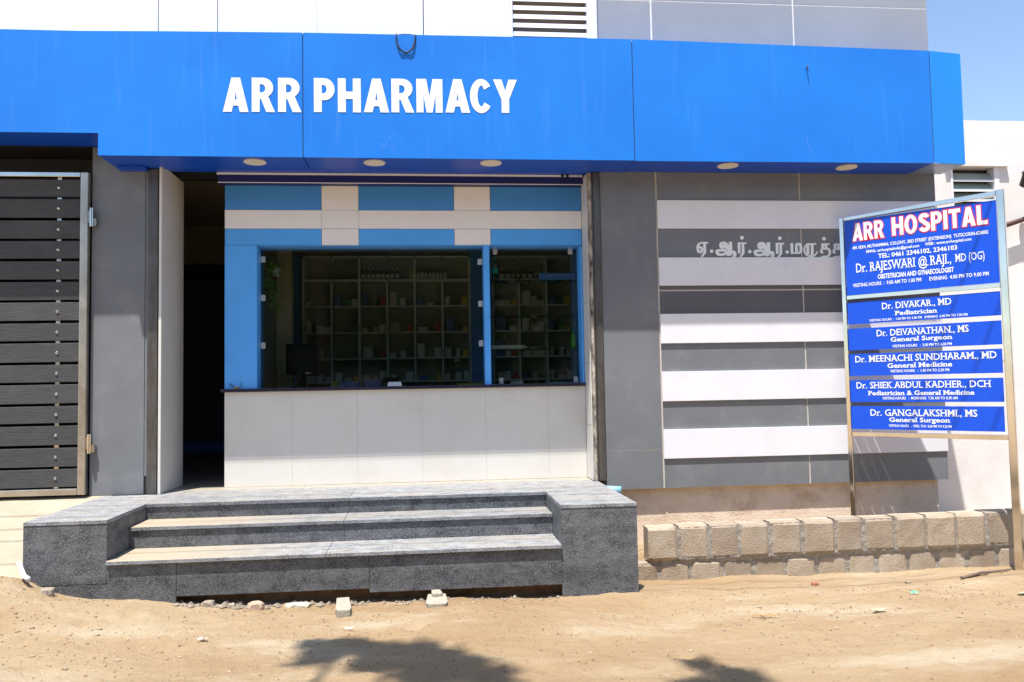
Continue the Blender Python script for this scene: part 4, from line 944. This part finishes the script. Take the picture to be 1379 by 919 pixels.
def rock(name, x, y, sx, sy, sz, mt, label, cat='stone', seed=0, rot=0, lift=0.15):
    bm = bmesh.new(); bmesh.ops.create_icosphere(bm, subdivisions=2, radius=1); q = random.Random(seed)
    for v in bm.verts:
        n = 1+0.35*hnoise(v.co.x+seed, v.co.y+v.co.z, 1.3, seed*1.7); v.co *= n
        v.co = Vector((max(-0.85, min(0.85, v.co.x)), max(-0.8, min(0.8, v.co.y)), max(-0.7, min(0.7, v.co.z))))
    c, s = math.cos(rot), math.sin(rot); z = gz(x, y)
    mb = MB(); bm.verts.index_update()
    mb.add([(x+v.co.x*sx*c-v.co.y*sy*s, y+v.co.x*sx*s+v.co.y*sy*c, z+sz*lift+v.co.z*sz) for v in bm.verts], [tuple(v.index for v in f.verts) for f in bm.faces]); bm.free()
    return tag(obj(name, mb, mt), label, cat)
rock('stone', -1.62, -1.53, 0.055, 0.04, 0.045, m_stone, 'grey angular stone wedged at the left end of the gap under the steps', seed=1)
rock('stone', -1.45, -1.54, 0.03, 0.03, 0.04, m_stone, 'small dark stone between two larger ones under the steps', seed=2)
rock('stone', -1.28, -1.54, 0.07, 0.05, 0.06, mat('pinkish_stone', (0.42, 0.30, 0.22), rough=0.95, bump=0.6), 'pinkish rounded stone under the lower riser of the steps', seed=3)
rock('stone', -0.98, -1.55, 0.11, 0.05, 0.035, mat('pale_rubble', (0.48, 0.42, 0.33), rough=0.95, bump=0.6), 'long pale lump of rubble under the lower riser', seed=4)
def fragment(x0, x1, y0, y1, h, label, rot=0):
    cx, cy = (x0+x1)/2, (y0+y1)/2; z = gz(cx, cy)-0.015; c, s = math.cos(rot), math.sin(rot); w, d = (x1-x0)/2, (y1-y0)/2
    poly = [(-w, -d*0.7), (-w*0.7, -d), (w*0.8, -d), (w, -d*0.6), (w*0.85, d), (-w*0.8, d)]
    return tag(obj('cement_fragment', MB().flat([(cx+a*c-b*s, cy+a*s+b*c) for a, b in poly], z, z+h), m_cement, bevel=0.006), label, 'cement piece')
fragment(-0.70, -0.59, -1.85, -1.50, 0.07, 'narrow broken cement piece jutting out under the middle of the steps', 0.12)
fragment(-0.06, 0.10, -1.78, -1.50, 0.055, 'wider flat cement piece with a chip on top under the steps', 0.0)
fragment(-0.02, 0.06, -1.60, -1.48, 0.09, 'small cement chip lying on the wider flat piece', 0.1)
rock('stone', 2.55, -2.05, 0.028, 0.02, 0.025, m_stone, 'small upright grey pebble on the open sand before the block wall', seed=6)
rock('stone', 3.05, -1.30, 0.035, 0.03, 0.03, mat('reddish_stone', (0.30, 0.12, 0.07), rough=0.95), 'dark reddish stone near the foot of the block wall', seed=7)
rock('stone', 3.75, -1.45, 0.03, 0.025, 0.02, m_stone, 'round grey stone on the sand below the sign', seed=8)
rock('stone', -2.68, -1.62, 0.05, 0.04, 0.05, m_stone, 'brown lump at the foot of the left granite block', seed=9)
rock('stone', -3.07, -1.70, 0.075, 0.06, 0.085, m_core, 'large dark brown clod beside the white pipe', seed=12)
def scrap(name, x, y, w, d, mt, label, cat, rot=0.3):
    mb = MB(); n = 6; z = gz(x, y)+0.008; c, s = math.cos(rot), math.sin(rot)
    for j_ in range(n+1):
        for i_ in range(n+1):
            a = (i_/n-0.5)*w; b = (j_/n-0.5)*d*(1-abs(i_/n-0.5)); mb.v.append((x+a*c-b*s, y+a*s+b*c, z+0.012*hnoise(a, b, 60, x)+0.01))
    for j_ in range(n):
        for i_ in range(n): k = j_*(n+1)+i_; mb.f.append((k, k+1, k+n+2, k+n+1))
    return tag(obj(name, mb, mt), label, cat)
scrap('dry_leaf', 3.05, -2.25, 0.11, 0.05, mat('dry_pale_leaf', (0.42, 0.36, 0.24), rough=0.8), 'curled pale dry leaf on the sand in front of the block wall', 'leaf')
scrap('dry_leaf', 2.25, -2.2, 0.16, 0.02, mat('dry_brown_leaf', (0.28, 0.17, 0.05), rough=0.8), 'narrow brown dry leaf beside a pebble on the sand', 'leaf', -0.1)
scrap('plastic_scrap', 3.55, -1.85, 0.07, 0.07, mat('green_plastic', (0.10, 0.38, 0.24), rough=0.4), 'small torn scrap of green plastic on the sand below the sign', 'litter')
scrap('paper_scrap', 4.35, -1.95, 0.11, 0.04, mat('faded_green_paper', (0.30, 0.40, 0.28), rough=0.8), 'faded greenish paper scrap near the right edge of the sand', 'litter', 0.1)
scrap('paper_scrap', -1.45, -2.3, 0.06, 0.03, tone['white'], 'tiny white paper scrap on the sand in front of the steps', 'litter')
scrap('paper_scrap', -0.55, -2.15, 0.07, 0.03, mat('offwhite_paper', (0.5, 0.48, 0.42), rough=0.8), 'off-white scrap on the sand before the narrow cement piece', 'litter')

mbr = MB(); q = random.Random(77)
for k in range(170):
    x_ = q.uniform(-1.85, 0.95); r_ = q.uniform(0.006, 0.026)*(1.3 if x_ < -0.5 else 0.8); y_ = q.uniform(-1.56, -1.44); z_ = gz(x_, y_)+r_*0.2
    n_ = [q.uniform(0.6, 1.2) for _ in range(6)]
    mbr.add([(x_+r_*n_[0], y_, z_), (x_-r_*n_[1], y_, z_), (x_, y_+r_*n_[2], z_), (x_, y_-r_*n_[3], z_), (x_+r_*0.2, y_, z_+r_*0.8*n_[4]), (x_, y_, z_-r_)], [(0, 2, 4), (2, 1, 4), (1, 3, 4), (3, 0, 4), (2, 0, 5), (1, 2, 5), (3, 1, 5), (0, 3, 5)])
o = obj('rubble', mbr, m_stone); o['kind'] = 'stuff'; o['label'] = 'broken stone and mortar crumbs in the gap under the steps'; o['category'] = 'rubble'
mbr = MB(); q = random.Random(78)
for k in range(80):
    x_ = q.choice([-2.9, -2.6, -2.2, -3.1, 3.3, 2.2, 5.2])+q.gauss(0, 0.25); y_ = q.uniform(-2.6, -2.0)+q.gauss(0, 0.12); r_ = q.uniform(0.005, 0.022); z_ = gz(x_, y_)
    pts_ = [(x_+r_*math.cos(a_)*q.uniform(0.6, 1.2), y_+r_*math.sin(a_)*q.uniform(0.5, 1.0)) for a_ in (0, 1.1, 2.3, 3.3, 4.4, 5.4)]
    mbr.flat(pts_, z_-0.004, z_+r_*0.30)
o = obj('rubble', mbr, mat('grey_mortar_crumb', (0.33, 0.25, 0.17), (0.26, 0.20, 0.14), rough=1, scale=30)); o['kind'] = 'stuff'; o['label'] = 'flat grey mortar crumbs trodden into the sand'; o['category'] = 'rubble'
# gravel: too many to count
mb1 = MB(); q = random.Random(21)
fcs = [(0, 2, 4), (2, 1, 4), (1, 3, 4), (3, 0, 4), (2, 0, 5), (1, 2, 5), (3, 1, 5), (0, 3, 5)]
def pebs(n, smin, smax, seed):
    q = random.Random(seed); mb = MB(); k = 0
    while k < n:
        x = q.uniform(-4.2, 6.4); y = -1.5-abs(q.gauss(0, 1.3)) if q.random() < 0.8 else q.uniform(-4.6, -1.0)
        if y < -5 or (-3.0 < x < 1.7 and y > -1.52) or (x < -3 and y > -1.9) or (x > 1.6 and y > -0.95): continue
        if hnoise(x, y, 1.4, 3.0)+0.25*q.random() < 0.0 and q.random() < 0.7: continue
        r = smin+(smax-smin)*q.random()**3; z = gz(x, y)+r*0.2; a = q.uniform(0, 3.14); c, s = math.cos(a)*r, math.sin(a)*r; e_ = q.uniform(0.5, 1.0); h = r*q.uniform(0.35, 0.8)
        mb.add([(x+c, y+s, z), (x-c, y-s, z), (x-s*e_, y+c*e_, z), (x+s*e_, y-c*e_, z), (x+r*q.uniform(-.3, .3), y, z+h), (x, y, z-h)], fcs); k += 1
    return mb
m_peb = [mat('pebble_tan', (0.27, 0.17, 0.09), rough=1), mat('pebble_grey', (0.22, 0.175, 0.13), rough=1), mat('pebble_pale', (0.44, 0.38, 0.29), rough=1)]
for n_, a, b, sd, mm in ((4500, 0.002, 0.012, 1, m_peb[0]), (1400, 0.002, 0.013, 2, m_peb[1]), (600, 0.002, 0.013, 3, m_peb[2])):
    o = obj('gravel', pebs(n_, a, b, sd), mm); o['kind'] = 'stuff'; o['label'] = ('loose tan grit scattered over the sand', 'loose grey grit scattered over the sand', 'loose pale chips scattered over the sand')[sd-1]; o['category'] = 'gravel'

# wires overhead, just above the picture; their thin shadows cross the landing
for k, (dy, z) in enumerate(((-1.70, 4.6), (-1.98, 4.65), (-2.22, 4.7), (-2.62, 4.7), (-2.95, 4.75))):
    mb = MB().tube([(-14+i_*1.4, dy, z+0.30*((i_-10)/10)**2) for i_ in range(21)], 0.0075, 6)
    tag(obj('overhead_wire', mb, m_cable), ['street wire nearest to the fascia', 'second street wire out from the fascia', 'middle one of the five street wires', 'fourth street wire out from the fascia', 'street wire farthest out from the fascia'][k]+', strung along the street above the steps', 'wire', 'overhead street wires')

# trees of the street: one overhangs the photographer, the others stand across the road
def tree(x, y, h, limbs, nl, rad, seed, label, tr=0.16, lw=0.06):
    e = empty('tree', (x, y, -0.72), label, 'tree', 'street trees'); q = random.Random(seed)
    mb = MB().tube([(x, y, -0.8), (x+0.05, y+0.03, h*0.25), (x-0.05, y, h*0.5)], [tr, tr*0.85, tr*0.7], 10); obj('trunk', mb, m_trunk, e)
    pos = []
    for (lx, ly, lz, r) in limbs:
        pts = [Vector((x-0.05, y, h*0.48)), Vector((x*0.5+lx*0.5, y*0.5+ly*0.5, h*0.48+(lz-h*0.48)*0.7)), Vector((lx, ly, lz))]
        obj('limb', MB().tube(pts, [tr*0.6, tr*0.35, tr*0.12], 8), m_trunk, e); pos.append((lx, ly, lz, r))
    for mi, mm in enumerate(m_leafs):
        mb = MB()
        for k in range(nl//3):
            lx, ly, lz, r = pos[k % len(pos)]
            # clumps inside each limb's crown
            cs = random.Random(seed*97+(k*7) % 19+int(lx*10)); cc = Vector((cs.gauss(0, 0.5), cs.gauss(0, 0.5), cs.gauss(0, 0.35)))*r
            c = Vector((lx, ly, lz))+cc+Vector((q.gauss(0, 0.2), q.gauss(0, 0.2), q.gauss(0, 0.15)))*r
            a = Vector((q.gauss(0, 1), q.gauss(0, 1), q.gauss(0, 1))).normalized(); b = a.orthogonal().normalized(); a *= lw; b *= lw*0.5
            mb.add([c-a, c-b, c+a, c+b], [(0, 1, 2, 3)])
        o = obj('crown', mb, mm, e); o['kind'] = 'stuff'
tree(-2.4, -9.6, 7.2, [(-2.12, -5.42, 9.6, 0.24), (-1.80, -5.70, 9.9, 0.26), (-1.48, -5.92, 9.6, 0.24), (-0.02, -6.24, 9.6, 0.24), (-1.6, -7.2, 8.0, 1.0), (-2.4, -8.0, 7.6, 1.2), (-0.2, -7.8, 7.9, 1.1), (-3.4, -9.6, 7.6, 1.4), (-1.0, -9.8, 7.8, 1.4)], 8200, 1, 5, 'broad street tree behind the photographer whose branches shade the sand')
for k, (x, y, h, r, lab) in enumerate(((-9, -19, 6.5, 2.2, 'leftmost'), (-4, -20, 7.5, 2.4, 'second'), (1.0, -19.0, 7.0, 2.3, 'third'), (6.0, -20, 7.8, 2.5, 'fourth'), (11.5, -19, 6.8, 2.4, 'fifth'), (17, -20, 7.4, 2.6, 'rightmost'))):
    tree(x, y, h, [(x-r*.5, y, h*0.75, r), (x+r*.5, y+0.3, h*0.85, r), (x, y-0.4, h*0.45, r), (x+r*0.7, y+.5, h*0.3, r*0.8), (x-r*0.8, y+.5, h*0.25, r*0.8)], 4200, r, 40+k, '%s tree of the row across the road' % lab, 0.2, 0.17)
oh = empty('opposite_building', (2, -24, -0.7), 'unseen dark fronted building added across the road behind the trees to darken window reflections', 'building')  # added out of view so the window glass reflects something dark
box('wall', -14, 20, -28, -24, -0.8, 8.5, mat('shaded_stucco', (0.26, 0.25, 0.22), rough=0.95), oh)
for i_ in range(8): box('window', -12+i_*4, -10.6+i_*4, -23.99, -23.95, 4.5, 6.0, m_dark, oh)
hw = MB().box(-16, 22, -22.6, -22.3, -0.8, 1.6); tag(obj('boundary_wall', hw, m_plaster), 'long plastered wall behind the trees across the road', 'wall')
